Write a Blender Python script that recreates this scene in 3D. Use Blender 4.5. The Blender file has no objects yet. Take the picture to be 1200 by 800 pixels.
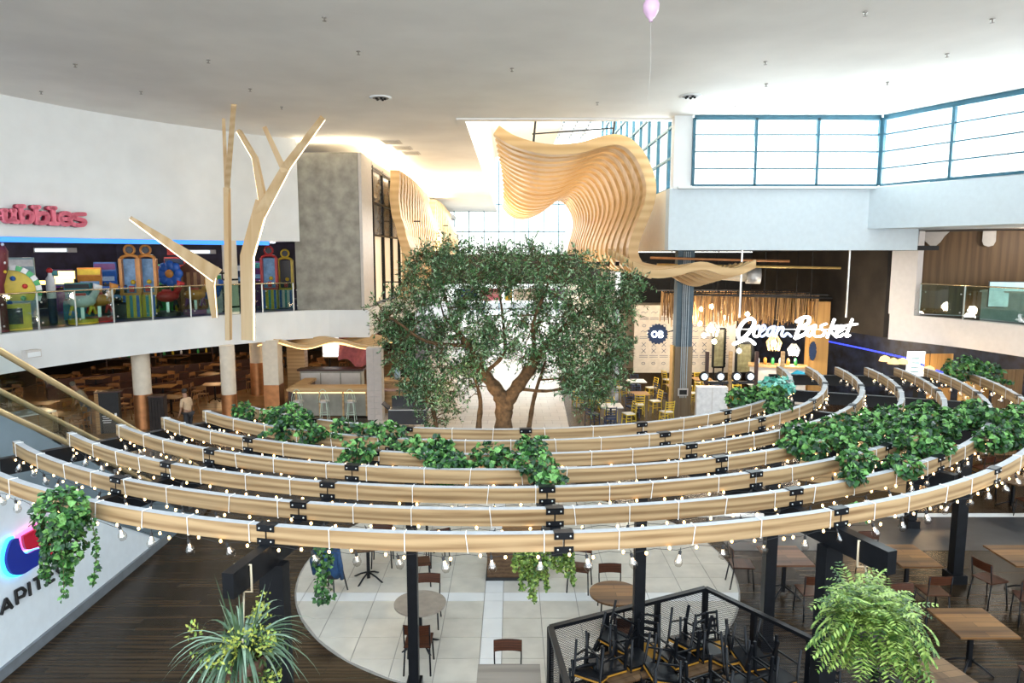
import bpy, bmesh, math, random
from mathutils import Vector, Matrix
random.seed(7)
# ---------------------------------------------------------------- camera, world, lights, exposure
SC = bpy.context.scene
COL = SC.collection
EYE = 6.2; PITCH = math.radians(7.1); FPX = 820.0
cam = bpy.data.cameras.new('camera'); camo = bpy.data.objects.new('camera', cam); COL.objects.link(camo)
camo.location = (0, 0, EYE); camo.rotation_euler = (math.radians(90) - PITCH, 0, 0)
cam.sensor_width = 36; cam.lens = FPX / 1200 * 36; cam.clip_start = .05; cam.clip_end = 400
SC.camera = camo
W = bpy.data.worlds.new('daylight'); SC.world = W; W.use_nodes = True
wn = W.node_tree.nodes; wl = W.node_tree.links; wn.clear()
wo = wn.new('ShaderNodeOutputWorld'); wb = wn.new('ShaderNodeBackground')
wtc = wn.new('ShaderNodeTexCoord'); wsp = wn.new('ShaderNodeSeparateXYZ'); wr = wn.new('ShaderNodeValToRGB')
wl.new(wtc.outputs['Generated'], wsp.inputs[0]); wl.new(wsp.outputs['Z'], wr.inputs[0]); wl.new(wr.outputs[0], wb.inputs[0])
wr.color_ramp.elements[0].position = 0; wr.color_ramp.elements[0].color = (1, .99, .96, 1)
wr.color_ramp.elements[1].position = .8; wr.color_ramp.elements[1].color = (.62, .82, 1, 1)
wb.inputs[1].default_value = 2.1
wl.new(wb.outputs[0], wo.inputs[0])
SC.view_settings.view_transform = 'Standard'; SC.view_settings.look = 'None'
SC.view_settings.exposure = 0.55; SC.view_settings.gamma = 1; SC.view_settings.use_curve_mapping = False
SC.cycles.max_bounces = 8; SC.cycles.diffuse_bounces = 4; SC.cycles.glossy_bounces = 3
SC.cycles.transmission_bounces = 4; SC.cycles.transparent_max_bounces = 24
SC.cycles.sample_clamp_indirect = 6; SC.cycles.caustics_reflective = False; SC.cycles.caustics_refractive = False
SC.cycles.use_denoising = True

def lamp(name, kind, loc, power, col=(1, 1, 1), size=.3, size_y=None, rot=(0, 0, 0), spot=None):
    l = bpy.data.lights.new(name, kind); l.energy = power; l.color = col
    if kind == 'AREA':
        l.size = size
        if size_y: l.shape = 'RECTANGLE'; l.size_y = size_y
    elif kind == 'SUN': l.angle = size
    else: l.shadow_soft_size = size
    if spot: l.spot_size = spot; l.spot_blend = .6
    o = bpy.data.objects.new(name, l); COL.objects.link(o); o.location = loc; o.rotation_euler = rot
    return o
R = math.radians
WARM = (1, .68, .36); SOFT = (1, .84, .62)
# fill lamps added above and behind the viewer, then daylight of the corridor rooflight
lamp('overhead_fill', 'AREA', (0, 1.5, 10.6), 500, (.93, .97, 1), 26, 13, (R(12), 0, 0))  # added overhead fill, out of view
lamp('rear_fill', 'AREA', (2, -11.5, 4.2), 1750, (.93, .97, 1), 44, 7, (R(112), 0, 0))  # unseen fill from behind, tilted up to brighten the ceiling
lamp('rooflight_daylight', 'AREA', (4.6, 40, 15.2), 4200, (1, .97, .92), 2.5, 28, (0, R(20), 0))
lamp('clerestory_fill', 'AREA', (9.2, 25.6, 9.0), 950, (.93, .97, 1), 7, 2.6, (R(-118), 0, 0))  # lamps outside the clerestory panes, tilted up as added ceiling fill
lamp('clerestory_fill', 'AREA', (15.6, 21.6, 9.0), 950, (.93, .97, 1), 8, 2.6, (R(-118), 0, R(-62)))
# cove lamps on top of the corridor wall and warm lamps of the shops
lamp('bridge_fill', 'AREA', (-3.2, 46, 6.4), 900, (1, .86, .66), 5, 3.4, (R(180), 0, 0))  # unseen upward lamp added on the footbridge to brighten the corridor ceiling
lamp('cove_light', 'AREA', (-5.9, 44, 10.25), 600, (1, .80, .52), .25, 28, (R(180), 0, 0))
lamp('cove_light', 'AREA', (-7.4, 29.3, 10.35), 90, (1, .80, .52), 3, .3, (R(180), 0, 0))

# ---------------------------------------------------------------- helpers
def px(x, y):
    u = (x - 600) / FPX; v = (400 - y) / FPX; s = math.sin(PITCH); c = math.cos(PITCH)
    return Vector((u, c + v * s, -s + v * c))
def atz(x, y, z):
    d = px(x, y); return Vector((0, 0, EYE)) + d * ((z - EYE) / d.z)
def aty(x, y, Y):
    d = px(x, y); return Vector((0, 0, EYE)) + d * (Y / d.y)
def atx(x, y, X):
    d = px(x, y); return Vector((0, 0, EYE)) + d * (X / d.x)

class MB:
    """collects shapes into one mesh"""
    def __init__(s): s.v = []; s.f = []; s.m = []; s.uv = None; s.sm = []
    def add(s, vs, fs, mi=0, smooth=False):
        b = len(s.v); s.v += [tuple(p) for p in vs]
        for f in fs: s.f.append([b + i for i in f]); s.m.append(mi); s.sm.append(smooth)
        return s
    def box(s, c, d, rz=0, mi=0, M=None):
        x, y, z = d[0] / 2, d[1] / 2, d[2] / 2
        T = M if M is not None else Matrix.Rotation(rz, 3, 'Z')
        c = Vector(c)
        vs = [c + T @ Vector(p) for p in ((-x,-y,-z),(x,-y,-z),(x,y,-z),(-x,y,-z),(-x,-y,z),(x,-y,z),(x,y,z),(-x,y,z))]
        return s.add(vs, [(0,3,2,1),(4,5,6,7),(0,1,5,4),(1,2,6,5),(2,3,7,6),(3,0,4,7)], mi)
    def bx(s, a, b, mi=0):
        return s.box([(a[i] + b[i]) / 2 for i in range(3)], [abs(b[i] - a[i]) for i in range(3)], 0, mi)
    def bar(s, a, b, w, h=None, mi=0, up=Vector((0, 0, 1))):
        a = Vector(a); b = Vector(b); h = h or w; d = b - a; L = d.length; d.normalize()
        if abs(d.dot(up)) > .98: up = Vector((0, 1, 0))
        x = d.cross(up).normalized(); u = x.cross(d)
        M = Matrix((x, d, u)).transposed()
        return s.box((a + b) / 2, (w, L, h), M=M, mi=mi)
    def tube(s, pts, r, n=6, mi=0, cap=True, closed=False):
        pts = [Vector(p) for p in pts]; k = len(pts)
        rs = r if isinstance(r, (list, tuple)) else [r] * k
        vs = []; prev = None
        for i, p in enumerate(pts):
            if closed: d = pts[(i + 1) % k] - pts[i - 1]
            else: d = pts[min(i + 1, k - 1)] - pts[max(i - 1, 0)]
            d.normalize()
            if prev is None:
                up = Vector((0, 0, 1)) if abs(d.z) < .9 else Vector((1, 0, 0))
                x = d.cross(up).normalized()
            else: x = (prev - d * prev.dot(d)).normalized()
            prev = x; y = d.cross(x)
            for j in range(n):
                a = 2 * math.pi * j / n; vs.append(p + (x * math.cos(a) + y * math.sin(a)) * rs[i])
        fs = []
        for i in range(k if closed else k - 1):
            q = (i + 1) % k
            for j in range(n): fs.append((i*n + j, i*n + (j+1) % n, q*n + (j+1) % n, q*n + j))
        if cap and not closed: fs += [tuple(range(n))[::-1], tuple((k-1)*n + j for j in range(n))]
        return s.add(vs, fs, mi, True)
    def lathe(s, prof, n=16, c=(0, 0, 0), mi=0):
        vs = []
        for r, z in prof:
            for j in range(n):
                a = 2 * math.pi * j / n; vs.append((c[0] + r * math.cos(a), c[1] + r * math.sin(a), c[2] + z))
        fs = []
        for i in range(len(prof) - 1):
            for j in range(n): fs.append((i*n + j, i*n + (j+1) % n, (i+1)*n + (j+1) % n, (i+1)*n + j))
        return s.add(vs, fs, mi, True)
    def cyl(s, c, r, h, n=16, mi=0):
        s.lathe([(0.001, 0), (r, 0)], n, c, mi); s.lathe([(r, 0), (r, h)], n, c, mi); return s.lathe([(r, h), (0.001, h)], n, c, mi)
    def ball(s, c, r, n=8, mi=0, sx=1, sy=1, sz=1):
        vs = []; m = max(3, n // 2 + 1)
        for i in range(m + 1):
            t = math.pi * i / m
            for j in range(n):
                a = 2 * math.pi * j / n
                vs.append((c[0] + r*sx*math.sin(t)*math.cos(a), c[1] + r*sy*math.sin(t)*math.sin(a), c[2] - r*sz*math.cos(t)))
        return s.add(vs, [(i*n+j, i*n+(j+1) % n, (i+1)*n+(j+1) % n, (i+1)*n+j) for i in range(m) for j in range(n)], mi, True)
    def prism(s, poly, z0, z1, mi=0):
        n = len(poly); a = sum(poly[i][0]*poly[(i+1) % n][1] - poly[(i+1) % n][0]*poly[i][1] for i in range(n))
        if a < 0: poly = poly[::-1]
        vs = [(p[0], p[1], z0) for p in poly] + [(p[0], p[1], z1) for p in poly]
        return s.add(vs, [tuple(range(n))[::-1], tuple(range(n, 2*n))] + [(i, (i+1) % n, n + (i+1) % n, n + i) for i in range(n)], mi)
    def slab(s, poly, O, U, V, t, mi=0):
        """outline poly (u,v) in the plane O,U,V thickened by t along U x V"""
        O = Vector(O); U = Vector(U); V = Vector(V); N = U.cross(V).normalized(); n = len(poly)
        a = [O + U*p[0] + V*p[1] for p in poly]; vs = a + [p + N*t for p in a]
        ar = sum(poly[i][0]*poly[(i+1) % n][1] - poly[(i+1) % n][0]*poly[i][1] for i in range(n))
        fs = [tuple(range(n))[::-1], tuple(range(n, 2*n))] + [(i, (i+1) % n, n + (i+1) % n, n + i) for i in range(n)]
        if ar < 0: fs = [f[::-1] for f in fs]
        return s.add(vs, fs, mi)
    def sweep(s, path, w0, w1, z0, z1, mi=0, closed=False):
        """rectangular wall along a plan path, offset w0..w1 to the left of travel"""
        n = len(path); L = []; Rr = []
        for i in range(n):
            a = Vector(path[max(i-1, 0)][:2]); b = Vector(path[min(i+1, n-1)][:2]); d = (b - a).normalized(); q = Vector((-d.y, d.x)); p = Vector(path[i][:2])
            L.append(p + q*w0); Rr.append(p + q*w1)
        vs = []
        for i in range(n): vs += [(L[i].x, L[i].y, z0), (Rr[i].x, Rr[i].y, z0), (Rr[i].x, Rr[i].y, z1), (L[i].x, L[i].y, z1)]
        fs = []
        for i in range(n-1):
            for j in range(4): fs.append((i*4+j, (i+1)*4+j, (i+1)*4+(j+1) % 4, i*4+(j+1) % 4))
        fs += [(0, 1, 2, 3), ((n-1)*4+3, (n-1)*4+2, (n-1)*4+1, (n-1)*4)]
        return s.add(vs, fs, mi)
    def mesh(s, name, mats):
        me = bpy.data.meshes.new(name); me.from_pydata(s.v, [], s.f); me.update()
        for m in (mats if isinstance(mats, (list, tuple)) else [mats]): me.materials.append(m)
        if any(s.m): me.polygons.foreach_set('material_index', s.m)
        if any(s.sm): me.polygons.foreach_set('use_smooth', s.sm)
        return me
    def obj(s, name, mats, parent=None, **kw):
        return link(name, s.mesh(name, mats), parent, **kw)

def link(name, data, parent=None, loc=None, rz=None, label=None, cat=None, group=None, kind=None):
    o = bpy.data.objects.new(name, data); COL.objects.link(o)
    if parent is not None: o.parent = parent
    if loc is not None: o.location = loc
    if rz is not None: o.rotation_euler = (0, 0, rz)
    if label: o['label'] = label
    if cat: o['category'] = cat
    if group: o['group'] = group
    if kind: o['kind'] = kind
    return o
def thing(name, label, cat, loc=(0, 0, 0), rz=0, group=None):
    return link(name, None, None, loc, rz, label, cat, group)
def struct(name, mb, mat, **kw): return mb.obj(name, mat, kind='structure', **kw)
def dup(root, loc, rz, label=None, group=None, scale=None):
    r = root.copy(); COL.objects.link(r); r.location = loc; r.rotation_euler = (0, 0, rz)
    if label: r['label'] = label
    if group: r['group'] = group
    if scale: r.scale = (scale,) * 3 if not isinstance(scale, tuple) else scale
    for ch in KIDS(root):
        c = ch.copy(); COL.objects.link(c); c.parent = r
        for g in KIDS(ch):
            d = g.copy(); COL.objects.link(d); d.parent = c
    return r
_k = {}
def KIDS(o):
    if o.name not in _k: _k[o.name] = [c for c in bpy.data.objects if c.parent == o]
    return _k[o.name]

# ---------------------------------------------------------------- materials
MATS = {}
def M(name, col, rough=.5, metal=0, var=.12, scale=6, bump=0, emit=0, alpha=None, stretch=(1, 1, 1), spec=.5, ecol=None):
    if name in MATS: return MATS[name]
    m = bpy.data.materials.new(name); m.use_nodes = True; nt = m.node_tree; b = nt.nodes['Principled BSDF']
    b.inputs['Roughness'].default_value = rough; b.inputs['Metallic'].default_value = metal; b.inputs['Specular IOR Level'].default_value = spec
    c4 = (*col, 1)
    if var or bump:
        tc = nt.nodes.new('ShaderNodeTexCoord'); mp = nt.nodes.new('ShaderNodeMapping'); mp.inputs['Scale'].default_value = stretch
        nz = nt.nodes.new('ShaderNodeTexNoise'); nz.inputs['Scale'].default_value = scale; nz.inputs['Detail'].default_value = 5
        nt.links.new(tc.outputs['Object'], mp.inputs[0]); nt.links.new(mp.outputs[0], nz.inputs['Vector'])
        rp = nt.nodes.new('ShaderNodeValToRGB'); e = rp.color_ramp.elements
        e[0].position = .3; e[1].position = .7
        e[0].color = (*[max(0, c*(1-var)) for c in col], 1); e[1].color = (*[min(1, c*(1+var)) for c in col], 1)
        nt.links.new(nz.outputs[0], rp.inputs[0]); nt.links.new(rp.outputs[0], b.inputs['Base Color'])
        if bump:
            bp = nt.nodes.new('ShaderNodeBump'); bp.inputs['Strength'].default_value = bump; bp.inputs['Distance'].default_value = .02
            nt.links.new(nz.outputs[0], bp.inputs['Height']); nt.links.new(bp.outputs[0], b.inputs['Normal'])
    else: b.inputs['Base Color'].default_value = c4
    if emit:
        b.inputs['Emission Color'].default_value = (*(ecol or col), 1); b.inputs['Emission Strength'].default_value = emit
    MATS[name] = m; return m
def glassy(name, tint, mixf=.12, rough=.03):
    """thin clear pane: transparent with a fresnel reflection"""
    if name in MATS: return MATS[name]
    m = bpy.data.materials.new(name); m.use_nodes = True; nt = m.node_tree; nt.nodes.clear()
    o = nt.nodes.new('ShaderNodeOutputMaterial'); t = nt.nodes.new('ShaderNodeBsdfTransparent'); t.inputs[0].default_value = (*tint, 1)
    g = nt.nodes.new('ShaderNodeBsdfGlossy'); g.inputs['Roughness'].default_value = rough
    f = nt.nodes.new('ShaderNodeFresnel'); f.inputs[0].default_value = 1.45
    ad = nt.nodes.new('ShaderNodeMath'); ad.operation = 'ADD'; ad.inputs[1].default_value = mixf - .04
    mx = nt.nodes.new('ShaderNodeMixShader')
    ge = nt.nodes.new('ShaderNodeNewGeometry'); iv = nt.nodes.new('ShaderNodeMath'); iv.operation = 'SUBTRACT'; iv.inputs[0].default_value = 1; nt.links.new(ge.outputs['Backfacing'], iv.inputs[1])
    mu = nt.nodes.new('ShaderNodeMath'); mu.operation = 'MULTIPLY'; nt.links.new(ad.outputs[0], mu.inputs[0]); nt.links.new(iv.outputs[0], mu.inputs[1])
    nt.links.new(f.outputs[0], ad.inputs[0]); nt.links.new(mu.outputs[0], mx.inputs[0]); nt.links.new(t.outputs[0], mx.inputs[1]); nt.links.new(g.outputs[0], mx.inputs[2]); nt.links.new(mx.outputs[0], o.inputs[0])
    MATS[name] = m; return m
def woodmat(name, c1, c2, rough=.45, along='X', scale=1.0, planks=None, gap=.01, uv=False, dark=.35, bump=.15, knots=6.0):
    """grain running along one axis; optional plank pattern (length, width)"""
    if name in MATS: return MATS[name]
    m = bpy.data.materials.new(name); m.use_nodes = True; nt = m.node_tree; N = nt.nodes; L = nt.links; b = N['Principled BSDF']
    b.inputs['Roughness'].default_value = rough; b.inputs['Specular IOR Level'].default_value = .3
    tc = N.new('ShaderNodeTexCoord'); src = tc.outputs['UV' if uv else 'Object']
    mp = N.new('ShaderNodeMapping'); k = {'X': (.9, 14, 14), 'Y': (14, .9, 14), 'Z': (14, 14, .9)}[along]
    mp.inputs['Scale'].default_value = [q*scale for q in k]; L.new(src, mp.inputs[0])
    nz = N.new('ShaderNodeTexNoise'); nz.inputs['Scale'].default_value = 1.2; nz.inputs['Detail'].default_value = 6; nz.inputs['Distortion'].default_value = .6
    L.new(mp.outputs[0], nz.inputs['Vector'])
    mp2 = N.new('ShaderNodeMapping'); mp2.inputs['Scale'].default_value = [q*scale*.35 for q in k]; L.new(src, mp2.inputs[0])
    wv = N.new('ShaderNodeTexWave'); wv.wave_type = 'RINGS'; wv.inputs['Scale'].default_value = .8; wv.inputs['Distortion'].default_value = knots; wv.inputs['Detail'].default_value = 3
    L.new(mp2.outputs[0], wv.inputs['Vector'])
    mx = N.new('ShaderNodeMath'); mx.operation = 'MULTIPLY_ADD'; mx.inputs[1].default_value = .35; L.new(wv.outputs['Fac'], mx.inputs[0])
    m2 = N.new('ShaderNodeMath'); m2.operation = 'MULTIPLY'; m2.inputs[1].default_value = .75; L.new(nz.outputs[0], m2.inputs[0]); L.new(m2.outputs[0], mx.inputs[2])
    rp = N.new('ShaderNodeValToRGB'); e = rp.color_ramp.elements; e[0].position = .25; e[1].position = .75; e[0].color = (*c2, 1); e[1].color = (*c1, 1)
    L.new(mx.outputs[0], rp.inputs[0]); col = rp.outputs[0]
    if planks:
        br = N.new('ShaderNodeTexBrick'); br.inputs['Scale'].default_value = 1; br.inputs['Brick Width'].default_value = planks[0]; br.inputs['Row Height'].default_value = planks[1]
        br.inputs['Mortar Size'].default_value = gap; br.inputs['Color1'].default_value = (1, 1, 1, 1); br.inputs['Color2'].default_value = (.45, .45, .45, 1); br.inputs['Mortar'].default_value = (.08, .08, .08, 1)
        L.new(src, br.inputs['Vector']); mm = N.new('ShaderNodeMix'); mm.data_type = 'RGBA'; mm.blend_type = 'MULTIPLY'; mm.inputs[0].default_value = 1
        L.new(col, mm.inputs[6]); L.new(br.outputs[0], mm.inputs[7]); col = mm.outputs[2]
    L.new(col, b.inputs['Base Color'])
    if bump:
        bp = N.new('ShaderNodeBump'); bp.inputs['Strength'].default_value = bump; bp.inputs['Distance'].default_value = .01; L.new(nz.outputs[0], bp.inputs['Height']); L.new(bp.outputs[0], b.inputs['Normal'])
    MATS[name] = m; return m

white = M('white_plaster', (.84, .88, .90), .85, var=.03, scale=1.5, bump=.04)
whitec = M('white_ceiling_paint', (.88, .87, .84), .8, var=.06, scale=.5, bump=.03)
coolwhite = M('cool_white_bulkhead', (.60, .70, .77), .8, var=.03)
cream = M('cream_plaster', (.86, .80, .68), .8, var=.03)
concrete = M('rough_concrete', (.33, .32, .28), .9, var=.28, scale=2.2, bump=.3)
greyplast = M('warm_grey_plaster', (.62, .59, .56), .8, var=.05)
black = M('black_steel', (.005, .006, .008), .36, 0, var=.3, scale=9, bump=.05, spec=.25)
blackm = M('matt_black', (.015, .015, .016), .7, var=.2)
steel = M('brushed_steel', (.6, .6, .58), .3, 1, var=.08)
brass = M('brass_handrail', (.80, .66, .42), .25, 1, var=.06)
copper = M('copper_cladding', (.50, .22, .09), .38, .7, var=.2, scale=4)
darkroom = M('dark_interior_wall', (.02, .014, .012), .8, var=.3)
bluem = M('blue_window_frame', (.035, .13, .19), .45, .2, var=.1)
oak = woodmat('pale_oak_grain', (.46, .315, .165), (.20, .115, .05), .5, 'X', .9, uv=True, knots=8)
oak_lit_top = M('oak_top_lit_tone', (.38, .38, .38), .45, var=.1, scale=12)  # greyer tone paints the light from above into the beam tops
ply = woodmat('birch_plywood', (.64, .45, .23), (.50, .32, .14), .42, 'X', .25, knots=2)
tablewood = woodmat('plank_table_wood', (.30, .145, .048), (.12, .05, .018), .4, 'X', 1.0, planks=(3, .13), gap=.003)
tabledark = woodmat('dark_walnut_table', (.24, .14, .07), (.12, .06, .03), .4, 'Y', 1.0, planks=(3, .13), gap=.003)
tablegrey = woodmat('grey_limed_table', (.27, .235, .195), (.18, .155, .13), .35, 'X', 1.0)
chairwood = woodmat('chair_plywood', (.075, .024, .010), (.03, .010, .005), .4, 'X', 2.0)
floorwood = woodmat('dark_plank_floor', (.062, .038, .019), (.020, .012, .006), .27, 'X', .8, planks=(1.4, .13), gap=.004)
MATS['dark_plank_floor'].node_tree.nodes['Principled BSDF'].inputs['Specular IOR Level'].default_value = .16
glass = glassy('clear_glass', (.93, .97, .97), .10)
glassg = glassy('green_tinted_glass', (.72, .84, .80), .12)
glassb = glassy('blue_tinted_glass', (.78, .88, .93), .16, .08)
whitestr = M('white_cord', (.85, .84, .80), .7, var=0)
# ================================================================ SETTING
CEIL = 10.8; UP = 3.9; SOF = 2.75
# slab edge of the left upper floor, from off-frame left round to the concrete pier
EDGE = [(-15.7, 13.5), (-15.5, 16.2), (-15.15, 18.4), (-14.75, 20.1), (-14.2, 21.55), (-13.5, 23.0), (-12.55, 24.5), (-11.4, 25.95), (-10.1, 27.3), (-8.8, 28.45), (-7.6, 29.0), (-6.05, 29.1)]
def smooth(pts, k=4):
    out = []; P = [pts[0]] + list(pts) + [pts[-1]]
    for i in range(1, len(P) - 2):
        for j in range(k):
            t = j / k; a, b, c, d = P[i-1], P[i], P[i+1], P[i+2]
            out.append(tuple(.5*((2*b[q]) + (-a[q]+c[q])*t + (2*a[q]-5*b[q]+4*c[q]-d[q])*t*t + (-a[q]+3*b[q]-3*c[q]+d[q])*t**3) for q in range(len(a))))
    out.append(tuple(pts[-1])); return out
EDGES = smooth(EDGE)
# ---- floors
struct('floor', MB().prism([(-45, -12), (45, -12), (45, 90), (-45, 90)], -.2, 0), floorwood)
tile = M('pale_stone_tile', (.60, .56, .48), .22, var=.10, scale=2.5)
tilew = M('white_stone_tile', (.76, .76, .74), .2, var=.04, scale=2)
grout = M('grey_grout', (.30, .28, .25), .8, var=.1)
palefloor = woodmat('pale_polished_floor', (.74, .72, .68), (.66, .63, .58), .18, 'X', .3, planks=(.6, .6), gap=.006, bump=0)
MATS['pale_polished_floor'].node_tree.nodes['Brick Texture'].inputs['Color2'].default_value = (.9, .9, .9, 1)
MATS['pale_polished_floor'].node_tree.nodes['Brick Texture'].inputs['Mortar'].default_value = (.5, .5, .5, 1)
struct('floor_corridor', MB().prism([(-5.2, 19.5), (1.9, 19.5), (2.4, 36), (5.4, 41), (5.4, 78), (-5.2, 78)], -.01, .008), palefloor)
struct('floor_restaurant', MB().prism([(-22, 23), (-13, 23), (-6, 26.5), (-6, 45), (-24, 45)], -.01, .006), woodmat('tan_plank_floor', (.34, .20, .09), (.2, .11, .05), .35, 'X', .8, planks=(1.4, .14), gap=.004))
slate = M('grey_slate_floor', (.026, .029, .033), .35, var=.35, scale=3)
struct('floor_slate', MB().prism([(4.6, 14.1), (26, 14.1), (26, 16.0), (4.6, 16.0)], 0, .006), slate)
struct('trim_1', MB().prism([(4.2, 16.0), (26, 16.0), (26, 16.22), (4.2, 16.22)], 0, .012), tilew)
# round island of stone tiles, each laid tile its own slab
DC = (0.1, 13.4); DR = 4.27
disc = struct('floor_island', MB().prism([(DC[0] + DR*math.cos(2*math.pi*i/96), DC[1] + DR*math.sin(2*math.pi*i/96)) for i in range(96)], 0, .012), grout)
def clip_disc(x0, x1, y0, y1, r):
    def arc(n=6):
        pts = []
        N = 8
        per = [(x0 + (x1-x0)*i/N, y0) for i in range(N)] + [(x1, y0 + (y1-y0)*i/N) for i in range(N)] + [(x1 - (x1-x0)*i/N, y1) for i in range(N)] + [(x0, y1 - (y1-y0)*i/N) for i in range(N)]
        return per
    inside = lambda p: math.hypot(p[0]-DC[0], p[1]-DC[1]) <= r
    cs = [(x0, y0), (x1, y0), (x1, y1), (x0, y1)]
    if all(map(inside, cs)): return cs
    out = []
    P = arc()
    for i, p in enumerate(P):
        q = P[(i+1) % len(P)]; ip, iq = inside(p), inside(q)
        if ip: out.append(p)
        if ip != iq:
            a, b = (p, q) if ip else (q, p)
            for _ in range(12):
                m = ((a[0]+b[0])/2, (a[1]+b[1])/2)
                if inside(m): a = m
                else: b = m
            out.append(a)
    return out
def cells(a, b, cut0, cut1, step):
    xs = []; x = cut0
    while x > a: xs.append((x - step, x)); x -= step
    x = cut1
    while x < b: xs.append((x, x + step)); x += step
    return xs
bx0, bx1 = -.50, -.16; by0, by1 = 11.90, 12.22
ntile = 0
cx = cells(-4.3, 4.5, bx0, bx1, .66); cy = cells(9, 17.8, by0, by1, .60)
tile_mesh_cache = {}
for (a, b) in cx + [(bx0, bx1)]:
    for (c, d) in cy + [(by0, by1)]:
        band = (a, b) == (bx0, bx1) or (c, d) == (by0, by1)
        g = .006
        poly = clip_disc(a+g, b-g, c+g, d-g, DR - .03)
        if len(poly) < 3: continue
        zz = .022 + random.uniform(-.001, .001)
        MB().prism(poly, .008, zz).obj('tile', tilew if band else tile, disc); ntile += 1
# ---- ceiling with the opening under the rooflight
cb = MB()
cb.prism([(-26, 9), (20.2, 9), (12.45, 24.2), (12.3, 24.3), (5.9, 24.3), (5.9, 24.84), (-26, 24.84)], CEIL, CEIL+.25)
cb.bx((-26, 24.84, CEIL), (-1.62, 78, CEIL+.25))
struct('ceiling', cb, whitec)
tr = MB()
tr.bx((-1.9, 24.55, CEIL-.06), (6.2, 24.84, CEIL)); tr.bx((-1.9, 24.84, CEIL-.03), (-1.62, 70, CEIL))
pass
struct('trim_2', tr, whitec)
# rooflight shaft above the corridor
sh = MB(); sh.bx((-1.95, 24.84, CEIL+.25), (-1.62, 70, 15.8)); sh.bx((-1.62, 24.5, CEIL+.25), (5.9, 24.84, 15.8))
sh.bx((-1.62, 24.84, 15.6), (3.6, 70, 15.8)); sh.bx((3.6, 24.84, 15.6), (5.9, 38, 15.8))
struct('wall_rooflight', sh, cream)
# skylight bars
sk = thing('rooflight_glazing', 'blue glazed rooflight with white rafters above the timber wave sculpture', 'skylight', (3.6, 38, 15.7))
for i in range(16):
    MB().box((1.15, i*1.35, 0), (2.3, .5, .12)).obj('rafter', white, sk)
for i in range(3): MB().box((.2 + i*.95, 11, .05), (.06, 22, .1)).obj('glazing_bar', bluem, sk)
MB().box((1.15, 11, .12), (2.3, 22, .02)).obj('pane', glassb, sk)
# side glazing of the shaft (right side) as a leaning grid
sg = thing('shaft_side_window', 'tall gridded side window above the right end of the timber wave sculpture', 'window', (5.9, 24.9, 8.5))
for i in range(12): MB().box((0, i*2.0 + .1, 3.5), (.12, .14, 7)).obj('mullion', bluem, sg)
for i in range(7): MB().box((0, 11.2, .1 + i*1.12), (.10, 22.4, .09)).obj('transom', bluem, sg)
MB().box((.05, 11.2, 3.5), (.01, 22.2, 6.9)).obj('pane', glass, sg)
# ---- left: white curved wall over the games hall, slab, fascia
struct('wall_left', MB().sweep(EDGES[:38], .35, .75, 6.72, CEIL), white)
fas = MB().sweep(EDGES, 0, .35, SOF, UP)
struct('trim_fascia', fas, white)
sl = [(-45, 13.5)] + [(x-.02, y+.05) for x, y in EDGES] + [(-6.05, 78), (-45, 78)]
# off-set copies keep the slab behind the fascia
sl = [(-45, 14)] + [(x-.3, y+.25) for x, y in EDGES[:-1]] + [(-6.3, 29.4), (-6.3, 78), (-45, 78)]
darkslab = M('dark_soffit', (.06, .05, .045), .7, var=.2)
struct('floor_upper_left', MB().prism(sl, UP-.18, UP-.02), M('games_hall_carpet', (.03, .05, .14), .4, var=.6, scale=1.2))
struct('ceiling_under_left', MB().prism(sl, SOF+.12, SOF+.3), darkslab)
struct('ceiling_games', MB().prism([(-45, 14)] + [(x-.9, y+.7) for x, y in EDGES[:38]] + [(-9, 50), (-45, 50)], 6.75, 6.95), M('midnight_blue_ceiling', (.012, .016, .08), .5, var=.3))
struct('wall_games_back', MB().sweep([(-24.5, 14), (-23.2, 24), (-18.5, 33), (-10, 37.5), (-9, 37.5)], 0, .2, UP, 6.75), M('navy_wall', (.03, .025, .06), .6, var=.5, scale=2))
led = M('blue_led_cove', (.04, .22, .95), .5, var=0, emit=.85, ecol=(.05, .30, 1))
MB().sweep(EDGES[:35], .36, .42, 6.56, 6.71).obj('led_strip', led, None, label='blue light strip along the underside of the white curved wall', cat='light strip')
# concrete pier
struct('wall_pier', MB().bx((-8.95, 29.12, UP), (-6.28, 31.4, 10.3)), concrete)
struct('wall_pier_side', MB().bx((-6.27, 29.14, UP), (-6.15, 31.3, 10.3)), greyplast)
struct('wall_corridor_left', MB().bx((-8.9, 31.4, 9.9), (-6.15, 78, 10.3)), greyplast)
# upper walkway edge along the corridor
struct('trim_corridor_left', MB().bx((-6.3, 29.1, SOF), (-5.95, 78, UP)), white)
# corridor far end: glazing
fe = thing('far_end_window', 'bright glazed end wall of the long corridor behind the olive tree', 'window', (0, 76, 0))
for i in range(9): MB().box((-6.2 + i*1.6, 0, 8), (.1, .1, 16)).obj('mullion', bluem, fe)
for z in (3.2, 6, 8.6, 11.5): MB().box((0, 0, z), (13, .1, .1)).obj('transom', bluem, fe)
MB().box((0, .06, 8), (13, .01, 16)).obj('pane', glass, fe)
# footbridge across the corridor
br = struct('trim_bridge', MB().bx((-6, 44, 4.35), (6, 48, 6.2)), M('charcoal_bridge_fascia', (.05, .055, .06), .6, var=.2))
# right side of the corridor
struct('wall_corridor_right', MB().bx((5.5, 40, 0), (5.9, 78, 8.5)), cream)
struct('wall_corridor_upper', MB().bx((5.45, 24.4, 6.34), (5.9, 78, 8.45)), cream)
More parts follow.
